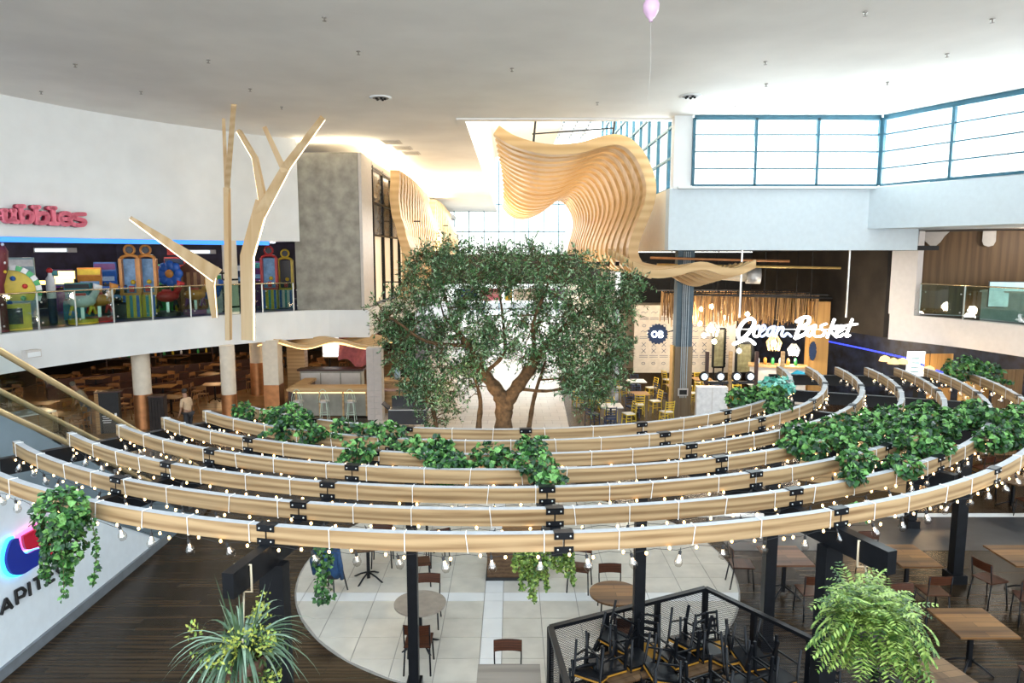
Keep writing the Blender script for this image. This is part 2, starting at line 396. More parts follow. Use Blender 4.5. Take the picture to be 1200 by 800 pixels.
# ---- right: bulkheads and clerestory
struct('wall_bulkhead', MB().bx((5.35, 24.2, 6.34), (13.9, 24.75, 8.40)), coolwhite)
B2 = [(11.93, 24.6), (14.4, 20.0), (17.2, 14.8), (18.3, 12)]
struct('wall_bulkhead_right', MB().sweep(B2, 0, 3.2, 7.06, 8.42), coolwhite)
struct('trim_sill', MB().bx((5.6, 24.0, 8.40), (12.3, 24.75, 8.47)).sweep([(12.25, 24.15), (14.55, 19.95), (17.4, 14.7)], 0, .8, 8.42, 8.47), white)
struct('wall_column_clerestory', MB().bx((5.45, 24.15, 8.4), (6.05, 24.6, CEIL)), white)
def window(name, a, b, z0, z1, nx, label):
    a = Vector((*a, 0)); b = Vector((*b, 0)); L = (b-a).length; ang = math.atan2((b-a).y, (b-a).x)
    w = link(name, None, None, (a.x, a.y, z0), ang, label, None, None, 'structure'); h = z1-z0
    for z, t in ((0, .09), (h, .16)): MB().box((L/2, 0, z), (L, .12, t)).obj('window_frame', bluem, w)
    for i in range(nx+1): MB().box((L*i/nx, 0, h/2), (.09, .12, h)).obj('mullion', bluem, w)
    for j in (1, 2, 3): MB().box((L/2, 0, h*j/4), (L, .07, .045)).obj('transom', bluem, w)
    for i in range(nx):
        for j in range(4): MB().box((L*(i+.5)/nx, .03, h*(j+.5)/4), (L/nx-.09, .012, h/4-.045)).obj('pane', glass, w)
    return w
window('window_1', (6.1, 24.12), (12.33, 24.12), 8.5, 10.72, 3, 'clerestory window of three bays over the white bulkhead')
window('window_2', (12.42, 24.05), (15.6, 17.9), 8.5, 10.72, 3, 'clerestory window running toward the right edge')
# right balcony
RE = [(14.75, 27.25), (15.25, 26.3), (15.95, 24.8), (16.55, 22.5), (17.1, 19.5), (17.6, 16)]
RE = smooth(RE, 3)
struct('trim_balcony_right', MB().sweep(RE, 0, .35, 2.9, UP), M('pink_white_plaster', (.80, .78, .78), .8, var=.03))
struct('floor_upper_right', MB().prism([(x+.3, y+.1) for x, y in RE] + [(30, 14), (30, 36), (15.3, 36)], UP-.2, UP-.02), slate)
struct('ceiling_under_right', MB().prism([(x+.4, y+.1) for x, y in RE] + [(30, 14), (30, 36), (15.6, 36)], 2.95, 3.1), darkslab)
struct('wall_balcony_post', MB().sweep([(14.72, 27.3), (15.2, 26.4)], 0, .35, UP, 7.06), M('pink_white_plaster', (.80, .78, .78)))
bw = woodmat('dark_panelled_wall', (.17, .10, .045), (.10, .055, .025), .5, 'Z', .6)
struct('wall_balcony_back', MB().sweep([(15.3, 27.6), (18.2, 25.9), (24, 22.5), (27, 20)], 0, .2, UP, 7.06), bw)
struct('ceiling_balcony', MB().prism([(13.0, 24.8), (16, 19.3), (30, 15), (30, 36), (13, 36)], 7.08, 7.2), darkslab)
# wavy plaster drips hanging over the dark panels
def drip(poly, label):
    o = Vector((15.42, 27.42, 0)); d = Vector((2.9, -1.7, 0)).normalized()
    poly = [(u*.5, 7.05-(7.05-z)*.5) for u, z in poly]
    MB().slab(poly, o - Vector((.5, .86, 0))*.12, d, (0, 0, 1), .06).obj('wall_drip_panel', greyplast, None, label=label, cat='wall panel')
drip([(0, 7.05), (2.6, 7.05), (2.3, 6.7), (2.05, 6.25), (1.75, 5.95), (1.45, 5.95), (1.15, 6.25), (.85, 6.5), (.6, 6.5), (.42, 6.3), (.36, 5.9), (.3, 5.3), (.2, 5.05), (0, 5.0)], 'wavy grey plaster panel dripping down the dark boarded balcony wall at its left corner')
drip([(4.7, 7.05), (5.5, 7.05), (5.52, 6.3), (5.4, 6.0), (5.1, 5.9), (4.8, 6.02), (4.68, 6.3)], 'single rounded plaster tongue hanging on the dark boarded balcony wall')
# glass guard of an upper floor
def guard(name, path, z0, h, label, gm, n=None, postm=steel, dots=True):
    t = thing(name, label, 'balustrade', (path[0][0], path[0][1], z0)); P = [Vector((x - path[0][0], y - path[0][1], 0)) for x, y in path]
    for i in range(len(P)-1):
        a, b = P[i], P[i+1]; d = (b-a).normalized()
        MB().bar(a + d*.03 + Vector((0, 0, h/2+.05)), b - d*.03 + Vector((0, 0, h/2+.05)), .014, h-.1).obj('glass_panel', gm, t)
    for p in P:
        MB().bar(p + Vector((0, 0, -.02)), p + Vector((0, 0, h)), .05, .03).obj('post', postm, t)
        if dots: 
            m = MB()
            for z in (.22, .82):
                for s in (-.16, .16): m.ball(p + Vector((s, -.05, z*h/1.1)), .032, 6)
            m.obj('clamp', steel, t)
    MB().tube([p + Vector((0, 0, h)) for p in P], .028, 6).obj('handrail', brass, t)
    return t
gp = [(EDGES[i][0]-.12, EDGES[i][1]+.12) for i in range(6, 38, 3)]
guard('glass_balustrade', gp, UP, 1.15, 'curved glass balustrade with thin brass rail along the games hall', glassg)
rp_ = [(x+.12, y+.05) for x, y in RE[3:]][::3]
guard('glass_balustrade', rp_, UP, 1.2, 'dark glass balustrade on the right balcony before boarded wall', glassg)
# ---- ground floor rear walls (left restaurant)
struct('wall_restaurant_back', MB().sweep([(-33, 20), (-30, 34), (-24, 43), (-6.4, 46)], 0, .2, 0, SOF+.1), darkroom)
# right restaurant shell
struct('wall_shop_back', MB().bx((5.9, 38, 0), (19, 38.2, 3.6)), M('sandy_tiled_wall', (.40, .32, .24), .7, var=.15, scale=3))
struct('wall_shop_back_upper', MB().bx((5.9, 37.9, 3.6), (19, 38.2, 6.3)), blackm)
struct('ceiling_shop', MB().bx((5.9, 24.8, 6.34), (15, 38, 6.5)), blackm)
dt = MB()
struct('wall_shop_right', MB().sweep([(12.2, 37.9), (15.6, 29), (18.5, 22), (21, 15)], -.2, 0, 0, 2.95), M('navy_tile_wall', (.015, .022, .045), .35, var=.9, scale=3))
struct('wall_shop_upper', MB().sweep([(13.1, 37.9), (14.8, 27.4)], -.2, 0, 2.95, 6.34), M('dark_plaster', (.035, .028, .022), .8, var=.4, scale=1))  # near-black mottled tone over the upper side wall
# mall walls outside the view that close the hall
struct('wall_east', MB().bx((26, -12, 0), (26.3, 40, 7)), white)
struct('wall_west', MB().bx((-26, -12, 0), (-25.7, 14, CEIL)), white)

# ================================================================ PERGOLA
RC = Vector((-.2576, 16.332, 0)); RS = 2.53; ZT = 3.67; BH = .17; BW = .08
RADII = [RS*k for k in (4.045, 3.80, 3.545, 3.29, 3.035, 2.78, 2.53)]
PHIS = [-42.4, -26.3, -11.6, 4.1, 20.3, 36.1, 52, 67.5, 84.5]
def pol(r, phi, z=0):
    a = R(phi); return Vector((RC.x + r*math.sin(a), RC.y - r*math.cos(a), z))
perg = thing('curved_pergola', 'curved pergola of seven concentric pale timber rings on black steel arms', 'pergola', (RC.x, RC.y, 0))
RCI = Vector((-RC.x, -RC.y, 0))
def arcbeam(r, p0, p1, z0, z1, w, step=2.0):
    n = max(2, int(abs(p1-p0)/step)); vs = []; fs = []; uvs = []
    for i in range(n+1):
        p = p0 + (p1-p0)*i/n
        for rr, z in ((r, z0), (r, z1), (r-w, z1), (r-w, z0)): vs.append(pol(rr, p, z) + RCI)
    for i in range(n):
        for j in range(4):
            fs.append((i*4+j, i*4+(j+1) % 4, (i+1)*4+(j+1) % 4, (i+1)*4+j)); u0 = r*R(p0+(p1-p0)*i/n); u1 = r*R(p0+(p1-p0)*(i+1)/n)
            v0 = (0, .18, .29, .47)[j]; v1 = (.18, .29, .47, .58)[j]
            uvs += [(u0, v0), (u0, v1), (u1, v1), (u1, v0)]
    fs += [(0, 3, 2, 1), (n*4, n*4+1, n*4+2, n*4+3)]; uvs += [(0, 0), (.1, 0), (.1, .18), (0, .18)]*2
    me = bpy.data.meshes.new('curved_beam'); me.from_pydata(vs, [], fs); ul = me.uv_layers.new(name='UVMap')
    off = random.random()*50
    ul.data.foreach_set('uv', [c for u in uvs for c in (u[0]+off, u[1]+off*.3)])
    me.materials.append(oak); me.materials.append(oak_lit_top)
    mi = [0]*len(fs)
    for i in range(n): mi[i*4+1] = 1
    me.polygons.foreach_set('material_index', mi)
    me.update(); return me
cap = MB(); cap.box((0, 0, .006), (.18, .10, .010)); cap.box((0, -.046, -.022), (.18, .008, .065)); cap.box((0, .046, -.022), (.18, .008, .065))
bolt = MB()
for s in (-.06, .06):
    bolt.ball((s, -.052, -.024), .011, 6)
clip = MB(); clip.box((0, -.046, .020), (.18, .008, .055)); clip.box((0, 0, -.006), (.18, .10, .012)); clip.bar((0, -.043, .0), (0, -.043, .17), .005)
boltb = MB()
for s in (-.04, .04): boltb.ball((s*1.4, -.052, .02), .011, 6)
capm = cap.mesh('cap_plate', black); boltm = bolt.mesh('bolt', steel); clipm = clip.mesh('beam_clip', black); boltbm = boltb.mesh('bolt', steel)
for ri, r in enumerate(RADII):
    ps = PHIS
    for i in range(len(ps)-1):
        p0 = ps[i] + (.05 if i else -.6); p1 = ps[i+1] - (.05 if i < len(ps)-2 else -.5)
        link('curved_beam', arcbeam(r, p0, p1, ZT-BH, ZT, BW), perg)
    for p in ps[1:-1]:
        q = pol(r - BW/2, p, ZT) + RCI; rz = R(p)
        c = link('cap_plate', capm, perg, q, rz); link('bolt', boltm, c)
        q = pol(r - BW/2, p, ZT-BH) + RCI
        c = link('beam_clip', clipm, perg, q, rz); link('bolt', boltbm, c)
for p in PHIS:
    r1 = 10.85 if p in (-11.6, 20.3) else 9.8
    if p == 84.5: r1 = 10.3
    a = pol(6.15, p) + RCI; b = pol(r1, p) + RCI; z = ZT-BH-.012-.115
    MB().bar(a + Vector((0, 0, z)), b + Vector((0, 0, z)), .11, .23).obj('radial_arm', black, perg)
def post(pt, w, d, z1, rz, base=True):
    q = Vector(pt) + RCI
    o = MB().box((q.x, q.y, z1/2), (w, d, z1), rz).obj('post', black, perg)
    if base: MB().box((q.x, q.y, .09), (w*1.5, d*1.7, .18), rz).obj('post_base', black, o)
zt = ZT-BH-.24
post(pol(10.12, -11.6), .25, .13, zt, R(-11.6)); post(pol(10.12, 20.3), .22, .13, zt, R(20.3))
post(pol(7.28, 36.1), .17, .17, zt, 0); post(pol(9.44, 67.5), .19, .19, zt, 0)
post((-1.39, 9.3, 0), .14, .14, zt-.1, 0); post((1.78, 9.3, 0), .15, .15, zt-.1, 0)
post(pol(9.44, 84.5), .19, .19, zt, 0)
pur = []
for i in range(16): pur.append(pol(7.2, -26.3 + i*(20.3+26.3+15.8)/15, zt-.05) + RCI)
MB().tube([Vector(p) for p in pur], .06, 4).obj('curved_purlin', black, perg)
# ---- festoon strings wound round each timber ring
bulbm = MB().lathe([(.0, -.150), (.022, -.145), (.038, -.124), (.042, -.102), (.035, -.076), (.019, -.050), (.015, -.034)], 10).mesh('bulb', glassy('bulb_glass', (1, .98, .95), .30, .05))
sockm = MB().lathe([(.014, -.036), (.015, -.002), (.004, .004), (.004, .03)], 8).mesh('socket', blackm)
fil = MB()
for s in (-.008, .008): fil.tube([(s, 0, -.045), (s*.5, .004, -.085)], .0025, 4)
film = fil.mesh('filament', M('bulb_filament', (1, .75, .5), .5, var=0, emit=4, ecol=(1, .72, .42)))
fairy = MB().ball((0, 0, 0), .014, 6, sz=1.3).mesh('fairy_light', M('fairy_glow', (1, .62, .25), .5, var=0, emit=9, ecol=(1, .60, .22)))
words = ['outermost', 'second from outside', 'third from outside', 'middle', 'third from inside', 'second from inside', 'innermost']
for ri, r in enumerate(RADII):
    st = thing('string_lights', 'clear bulb string lights hung beneath the %s timber ring' % words[ri], 'string lights', (RC.x, RC.y, 0), 0, 'festoon strings on the pergola')
    cord = MB(); L = r*R(127); nb = int(L/.43); rr = r + .012
    pts = []; step = 127/nb; zb = ZT-BH-.012
    for k in range(nb*2+1):
        p = -42.4 + step*k/2
        pts.append(pol(r+.01, p, zb - (.03 if k % 2 else 0)) + RCI)
    MB().tube(pts, .003, 3).obj('cable', blackm, st)
    # loops round the timber
    k = -42.0
    while k < 84:
        lean = random.choice([0, 0, 0, .12, -.12])
        a = pol(r+.006, k, ZT+.006)+RCI; b = pol(r+.006, k+lean, ZT-BH-.006)+RCI; c = pol(r-BW-.006, k+lean, ZT-BH-.006)+RCI; d = pol(r-BW-.006, k, ZT+.006)+RCI
        for s, e in ((a, b), (b, c), (c, d), (d, a)): cord.bar(s, e, .0065)
        k += (random.uniform(.5, .85)/r)*57.3
    cord.obj('cord', whitestr, st)
    for k in range(nb):
        p = -42.2 + step*(k+.5) + random.uniform(-.25, .25); q = pol(r+.012, p, zb-.01-random.uniform(0, .03))+RCI
        o = link('bulb', bulbm, st, q); o.rotation_euler = (random.uniform(-.35, .35), random.uniform(-.35, .35), 0)
        link('socket', sockm, o); link('filament', film, o)
    far = random.Random(ri)
    nf = min(150, int(L/.27))
    for k in range(nf):
        p = -42.2 + 127*(k + far.uniform(-.35, .35)+.5)/nf
        q = pol(r + far.uniform(-.02, .03), p, zb - far.uniform(-.005, .045))+RCI
        link('fairy_light', fairy, st, q)
# ================================================================ SIGNS, ESCALATOR, SCULPTURES
def onp(x, y, O, N):
    d = px(x, y); O = Vector(O); N = Vector(N); E = Vector((0, 0, EYE)); return E + d*((O - E).dot(N)/d.dot(N))
def stroke(mb, pts, w, N, t, mi=0, caps=True):
    """flat ribbon strokes of width w in the plane with normal N (towards the viewer), thickness t"""
    N = Vector(N).normalized(); P = [Vector(p) for p in pts]
    for i in range(len(P)-1):
        a, b = P[i], P[i+1]; d = (b-a).normalized(); s = N.cross(d)*(w/2)
        vs = [a-s, b-s, b+s, a+s]; vs += [p + N*t for p in vs]
        mb.add(vs, [(3, 2, 1, 0), (4, 5, 6, 7), (0, 1, 5, 4), (1, 2, 6, 5), (2, 3, 7, 6), (3, 0, 4, 7)], mi)
    if caps:
        up = Vector((0, 0, 1)) if abs(N.z) < .9 else Vector((0, 1, 0)); x = N.cross(up).normalized(); y = N.cross(x)
        for k, p in enumerate(P):
            vs = [p + (x*math.cos(math.pi*j/4)+y*math.sin(math.pi*j/4))*w/2 for j in range(8)]; vs += [q + N*t*(.97 if k % 2 else 1.0) for q in vs]
            mb.add(vs, [tuple(range(8))[::-1], tuple(range(8, 16))] + [(j, (j+1) % 8, 8+(j+1) % 8, 8+j) for j in range(8)], mi)
def sm2(pts, k=4): return smooth([(float(a), float(b)) for a, b in pts], k) if len(pts) > 2 else pts
# --- script lettering over the seafood restaurant
neon = M('white_sign_light', (1, 1, 1), .4, var=0, emit=2.6, ecol=(.95, .98, 1))
neonsoft = M('white_sign_face_dim', (.62, .70, .86), .4, var=0, emit=.55, ecol=(.72, .82, 1))
sgn = thing('hanging_shop_sign', 'large white illuminated script lettering hung on rods above the restaurant entrance', 'sign', (9.2, 24.9, 4.6))
SO = Vector((9.2, 24.9, 4.6))
Z = lambda p: onp(855 + p[0]/7.742, 360 + p[1]/7.742, SO, (0, -1, 0)) - SO
LET = [(26, 0, [[(190,98),(130,125),(85,190),(72,250),(95,285),(140,262),(195,195),(222,130),(190,98)], [(35,332),(90,308),(150,290),(190,300),(222,330)]]),
 (17, 0, [[(262,165),(228,190),(214,245),(235,266),(264,250)]]), (17, 1, [[(270,228),(318,190),(306,158),(276,195),(268,245),(290,264),(325,240)]]),
 (18, 1, [[(395,172),(355,188),(335,238),(352,258),(388,215),(405,170)], [(405,170),(388,240),(408,262)]]),
 (18, 1, [[(438,178),(414,262)], [(422,225),(468,176),(482,195),(466,248),(488,262),(520,232),(552,262)]]),
 (26, 0, [[(655,98),(592,278)], [(605,128),(660,92),(716,92),(705,145),(640,180),(700,190),(680,240),(592,278)]]),
 (17, 0, [[(765,162),(716,188),(698,240),(720,260),(752,215),(775,162)], [(775,162),(756,240),(778,264)]]),
 (17, 0, [[(872,148),(826,166),(832,198),(858,216),(842,252),(798,264)]]),
 (17, 0, [[(945,108),(880,272)], [(972,165),(912,208),(962,268)]]),
 (17, 0, [[(968,230),(1022,196),(1012,164),(980,190),(963,242),(988,264),(1032,240)]]),
 (17, 0, [[(1108,108),(1052,256),(1082,250)], [(1030,168),(1150,150)]])]
for w, dim, sts in LET:
    mb = MB()
    for s in sts: stroke(mb, [Z(p) for p in sm2(s, 3)], w/7.742/FPX*25.3, (0, -1, 0), .09)
    mb.obj('letter', neonsoft if dim else neon, sgn)
for x0 in (867, 992): 
    q = onp(x0, 372, SO, (0, -1, 0)) - SO; MB().bar(q + Vector((0, .05, 0)), (q.x, .05, 6.34-SO.z), .05).obj('hanging_rod', steel, sgn)
MB().bar(Z((60, 200)) + Vector((0, .06, 0)), Z((1060, 200)) + Vector((0, .06, 0)), .04).obj('support_rail', steel, sgn)
# --- round OB badge beside the steel column
bo = onp(770, 391, (0, 26.2, 0), (0, -1, 0)); bd = thing('round_logo_sign', 'round navy scalloped sign with glowing letters O B', 'sign', bo)
navy = M('navy_sign_face', (.01, .03, .09), .5, var=.1)
sc = [((.37 + .025*math.cos(18*2*math.pi*i/108))*math.cos(2*math.pi*i/108), (.37 + .025*math.cos(18*2*math.pi*i/108))*math.sin(2*math.pi*i/108)) for i in range(108)]
MB().slab(sc, (0, 0, 0), (1, 0, 0), (0, 0, 1), .12).obj('face', navy, bd)
V2 = lambda x, z: Vector((x, -.13, z))
mb = MB(); stroke(mb, [V2(-.13 + .095*math.cos(a*.5236), .105*math.sin(a*.5236)) for a in range(13)], .042, (0, -1, 0), .04); mb.obj('letter', neon, bd)
mb = MB(); stroke(mb, [V2(.05, -.115), V2(.05, .115), V2(.13, .115), V2(.175, .06), V2(.13, .005), V2(.05, .005)], .036, (0, -1, 0), .04); stroke(mb, [V2(.13, .005), V2(.195, -.055), V2(.14, -.115), V2(.05, -.115)], .036, (0, -1, 0), .04); mb.obj('letter', neon, bd)
MB().bar((.35, .0, .05), (.62, .1, .12), .03).obj('bracket', black, bd)
# --- pink slab lettering over the games hall
A0 = Vector((-15.05, 20.0, 0)); B0 = Vector((-14.05, 22.55, 0)); dW = (B0-A0).normalized(); NW = Vector((dW.y, -dW.x, 0)); OW = A0 + NW*.02
ub = thing('pink_lettering', 'raised pink slab letters on the white curved wall above the games hall', 'sign', (OW.x, OW.y, 7.3)); UO = Vector((OW.x, OW.y, 7.3))
pink = M('pink_letter_face', (.90, .22, .32), .5, var=.04); maroon = M('maroon_letter_side', (.25, .02, .05), .5)
U = lambda p: onp(p[0]/11.43, 230 + p[1]/11.43, UO, NW) - UO
UL = [[[(22,190),(30,300),(70,335),(110,320),(140,290)], [(145,190),(152,340)], [(0,192),(40,190)], [(115,195),(160,193)], [(150,340),(195,340)]],
 [[(238,135),(262,345)], [(205,135),(280,135)], [(262,250),(310,215),(375,225),(395,275),(375,330),(320,345),(268,335)]],
 [[(440,145),(465,355)], [(408,145),(482,145)], [(465,265),(520,225),(590,240),(605,290),(580,345),(520,358),(470,348)]],
 [[(672,160),(688,365)], [(620,158),(700,158)], [(640,365),(735,368)]],
 [[(775,305),(915,300),(900,245),(840,225),(780,250),(765,310),(800,365),(860,378),(915,350)]],
 [[(1095,240),(1030,240),(960,250),(965,290),(1040,310),(1100,335),(1080,380),(1010,388),(945,375)]]]
for L_ in UL:
    m1 = MB(); 
    for s in L_:
        pts = [U(p) for p in (sm2(s, 3) if len(s) > 4 else s)]
        stroke(m1, pts, .125, NW, .16, 0)
    o = m1.obj('letter', pink, ub); b = MB()
    for s in L_: stroke(b, [U(p) - NW*.03 for p in s], .135, NW, .12, 0)
    b.obj('letter_return', maroon, o)
# --- escalator, its white side wall with bank lettering
XA, XB = -7.5, -8.66
AZ = lambda y: 4.9 if y < 9.98 else max(1.0, 4.9 - .6*(y-9.98))
struct('wall_escalator', MB().slab([(2, 0), (14.62, 0), (11.6, 1.83), (9.95, 2.8), (2, 2.8)], (XA-.02, 0, 0), (0, 1, 0), (0, 0, 1), -.5), M('cool_white_wall', (.74, .82, .88), .55, var=.03))
struct('baseboard_1', MB().bx((XA-.02, 2, 0), (XA+.03, 14.6, .17)), M('grey_skirting', (.16, .18, .20), .5))
es = thing('escalator', 'escalator with glass sides and shiny brass handrails descending at the left', 'escalator', (XA, 9.98, 0))
EO = Vector((XA, 9.98, 0))
def erail(X, dz): return [Vector((X, y, AZ(y)+dz)) - EO for y in (4, 7, 9.7, 9.98, 10.4, 12, 14, 15.6, 16.3, 16.8)]
for X, nm in ((XA, 1), (XB, 2)):
    MB().tube(erail(X, 0), .052, 8).obj('handrail', M('polished_handrail', (.80, .62, .34), .2, .5, var=0), es)
    for k in range(9):
        y0 = 5.2 + k*1.22; y1 = y0 + 1.19; q = .02
        MB().slab([(y0, AZ(y0)-.88), (y1, AZ(y1)-.88), (y1, AZ(y1)-.05), (y0, AZ(y0)-.05)], (X-EO.x, -EO.y, 0), (0, 1, 0), (0, 0, 1), .012).obj('glass_panel', glassb if nm == 2 else glass, es)
    MB().tube(erail(X, -.94), .05, 4).obj('deck', MATS['polished_handrail'] if nm == 1 else steel, es)
    MB().slab([(4, 2.8), (9.95, 2.8), (14.6, 0.0), (16.2, 0.02), (15.4, .35), (10.1, 3.87), (4, 3.87)], (X-EO.x-.03, -EO.y, 0), (0, 1, 0), (0, 0, 1), .03).obj('side_cladding', M('blue_grey_cladding', (.22, .30, .36), .25, .3, var=.15, scale=1), es)
st_ = MB()
for k in range(17):
    y = 9.98 + k*.36; st_.box(((XB-XA)/2, y-EO.y+.2, 3.72-.22*k), (1.0, .40, .24))
for k in range(17):
    y = 9.98 + k*.36; MB().box(((XB-XA)/2, y-EO.y+.2, max(.02, 3.72-.225*k)), (1.0, .40, .24)).obj('step', M('escalator_step', (.12, .13, .14), .4, .8), es)
WN = Vector((1, 0, 0)); WO = Vector((XA, 9, 1.5))
cp = thing('bank_lettering', 'black raised bank name lettering on the white escalator side wall', 'sign', WO)
C_ = lambda p: onp(p[0]/6.154, 600 + p[1]/6.154, WO, WN) - WO
CL = [[[(2,742),(35,622),(82,690)], [(20,700),(66,676)]], [[(106,568),(120,664)], [(106,568),(150,545),(177,566),(165,602),(116,622)]], [[(200,505),(213,600)]],
 [[(264,470),(277,555)], [(235,488),(300,450)]], [[(330,424),(346,510)], [(330,424),(372,398)], [(338,466),(374,442)], [(346,510),(386,484)]],
 [[(472,348),(435,346),(405,380),(405,420),(435,440),(478,408)]]]
CL.insert(0, [[(-60,730),(-90,735),(-120,780),(-118,815),(-90,830),(-55,800)]])
for L_ in CL:
    m1 = MB()
    for s in L_: stroke(m1, [C_(p) for p in s], .04, WN, .03, caps=len(s) > 3)
    m1.obj('letter', blackm, cp)
lg = thing('bank_logo_sign', 'interlocking red and blue backlit logo on the white escalator wall', 'sign', WO)
def plate(poly, t0, t1, mat, name, grow=0):
    P = [C_(p) for p in smooth(poly + [poly[0]], 3)[:-1]]; c = sum(P, Vector())/len(P)
    P = [p + (p-c).normalized()*grow for p in P]
    pts = [(p.y, p.z) for p in P]
    return MB().slab(pts, (t0, 0, 0), (0, 1, 0), (0, 0, 1), t1-t0).obj(name, mat, lg)
red_ = [(122,172),(200,128),(322,76),(345,120),(352,240),(325,310),(292,335),(300,262),(275,232),(215,255),(150,268),(128,225)]
blue_ = [(88,185),(40,205),(8,290),(5,370),(40,440),(110,450),(190,405),(262,355),(262,268),(215,272),(150,300),(112,270)]
plate(blue_, .02, .035, M('cyan_halo_light', (.05, .65, 1), .5, var=0, emit=1.6, ecol=(.05, .6, 1)), 'halo', .035)
plate(red_, .02, .034, M('magenta_halo_light', (1, .12, .6), .5, var=0, emit=1.6, ecol=(1, .15, .55)), 'halo', .035)
plate(blue_, .06, .10, M('royal_blue_face', (.01, .03, .32), .4, var=0), 'emblem_half'); plate(red_, .06, .10, M('crimson_face', (.55, .01, .04), .4, var=0), 'emblem_half')
# ---- branching timber sculpture on the left
sycol = woodmat('lit_timber_veneer', (.80, .62, .38), (.66, .46, .24), .5, 'Z', .3, knots=2)
edge_led = M('warm_edge_light', (1, .85, .6), .5, var=0, emit=3.5, ecol=(1, .84, .58))
YT = 25.35
TO = aty(291, 392, YT); bt = thing('timber_branch_sculpture', 'pale timber branching tree form rising to the ceiling from the curved balcony edge', 'sculpture', TO)
def taper(a, b, w0, w1, led=None, root=None, O=None, name='branch', t=.2):
    a3 = aty(*a) - O; b3 = aty(*b) - O; d = (b3-a3).normalized(); v = ((a3+b3)/2 + O - Vector((0, 0, EYE))).normalized(); s = d.cross(v).normalized(); n = s.cross(d).normalized()
    w0 *= a[2]/FPX/2; w1 *= b[2]/FPX/2; vs = []
    for p, w in ((a3, w0), (b3, w1)):
        for i, j in ((-1, -1), (1, -1), (1, 1), (-1, 1)): vs.append(p + s*w*i + n*t/2*j*(1 if p is a3 else .7))
    o = MB().add(vs, [(0, 3, 2, 1), (4, 5, 6, 7), (0, 1, 5, 4), (1, 2, 6, 5), (2, 3, 7, 6), (3, 0, 4, 7)]).obj(name, sycol, root)
    if led: MB().tube([a3 + s*w0*led - n*t*.3*(1 if n.y > 0 else -1), b3 + s*w1*led - n*t*.2*(1 if n.y > 0 else -1)], .026, 4).obj('edge_light', edge_led, o)
def limb(pts, ws, led=None, obj_='branch', root=None, O=None, Yo=0, t=.26):
    root = root or bt; O = O or TO
    P = [aty(x, y, YT+Yo) - O for x, y in pts]; n = len(P); L_, R_ = [], []
    for i in range(n):
        d = (P[min(i+1, n-1)] - P[max(i-1, 0)]).normalized(); s = Vector((d.z, 0, -d.x))*(ws[i]/FPX*26/2); L_.append(P[i]-s); R_.append(P[i]+s)
    poly = [(p.x, p.z) for p in L_ + R_[::-1]]
    o = MB().slab(poly, (0, t/2 + P[0].y, 0), (1, 0, 0), (0, 0, 1), t).obj(obj_, sycol, root)
    if led is not None:
        E_ = R_ if led > 0 else L_
        MB().tube([p + Vector((.015*led, -.02, 0)) for p in E_], .028, 4).obj('edge_light', edge_led, o)
limb([(291,398),(290,300),(308,236)], (13,14,14), 1, 'trunk'); taper((304,252,YT), (337,192,24.9), 13, 9.5, -1, bt, TO); taper((336,194,24.9), (378,138,24.15), 9.5, 6.5, -1, bt, TO); limb([(309,238),(299,185),(280,153)], (8,5,4), -1, Yo=.05); taper((334,202,24.95), (310,149,24.9), 7, 5, None, bt, TO)
T2 = aty(267, 392, YT); b2 = thing('timber_branch_sculpture', 'slim straight twin timber pole in front of the left white column', 'sculpture', T2)
limb([(268,398),(267,300),(266,220)], (5,5,5), None, 'trunk', b2, T2); taper((266,222,25.35), (274,122,22.35), 6, 5.5, None, b2, T2); taper((266,240,25.4), (262,139,24.3), 4.5, 3.5, None, b2, T2, t=.12)
T3 = aty(252, 370, YT); b3 = thing('timber_branch_sculpture', 'cranked timber arm reaching left across the blue light strip', 'sculpture', T3)
taper((254,322,25.3), (153,255,23.35), 17, 4, 1, b3, T3, t=.26); limb([(248,312),(247,335),(252,372)], (14,9,5), -1, 'trunk', b3, T3, .14, .2)
MB().bar(aty(252, 320, YT+.2)-T3, aty(268, 320, YT+.5)-T3, .06).obj('bracket', black, b3)
# ---- columns
def column(px_, py_, rad, h0, cop, label, zt_=SOF+.05, square=False, Y=None):
    p = atz(px_, py_, 0); 
    if Y: p = Vector((p.x*Y/p.y, Y, 0))
    c = thing('column', label, 'column', p, 0, 'columns under the left balcony')
    w = M('lit_column_plaster', (.74, .66, .54), .7, var=.06)
    if square:
        MB().box((0, 0, cop/2), (rad*2+.02, rad*2+.02, cop)).obj('copper_base', copper, c); MB().box((0, 0, (cop+zt_)/2), (rad*2, rad*2, zt_-cop)).obj('shaft', w, c)
    else:
        MB().cyl((0, 0, 0), rad+.01, cop, 24).obj('copper_base', copper, c); MB().cyl((0, 0, cop), rad, zt_-cop, 24).obj('shaft', w, c)
column(170, 501, .30, 0, 1.25, 'round column with orange copper base beside the black menu board')
column(270, 490, .27, 0, .95, 'round column under the timber poles, white above copper')
column(322, 478, .30, 0, 1.0, 'square column with brown copper base left of the bar', square=True)
column(303, 462, .30, 0, 1.45, 'round column standing behind the square column')
c = thing('column', 'white column rising through the games hall behind the timber poles', 'column', (-10.9, 27.2, UP)); MB().cyl((0, 0, -.02), .27, 6.74-UP, 24).obj('shaft', cream, c)
for z in (.25, 1.3): MB().lathe([(.285, z), (.285, z+.07)], 24).obj('collar', black, c)
# tiled white pier right of the bar
tp = atz(442, 489, 0); t_ = thing('tiled_pier', 'pale square tiled pier at the right end of the bar', 'column', (tp.x, 26.1, 0))
for i in range(12):
    for j in range(2): MB().box((-.14 + j*.28, -.27, .11+i*.225), (.27, .02, .215)).obj('tile', M('pinkish_tile', (.60, .52, .47), .3, var=.05), t_)
MB().box((0, 0, 1.37), (.56, .5, 2.74)).obj('core', greyplast, t_)
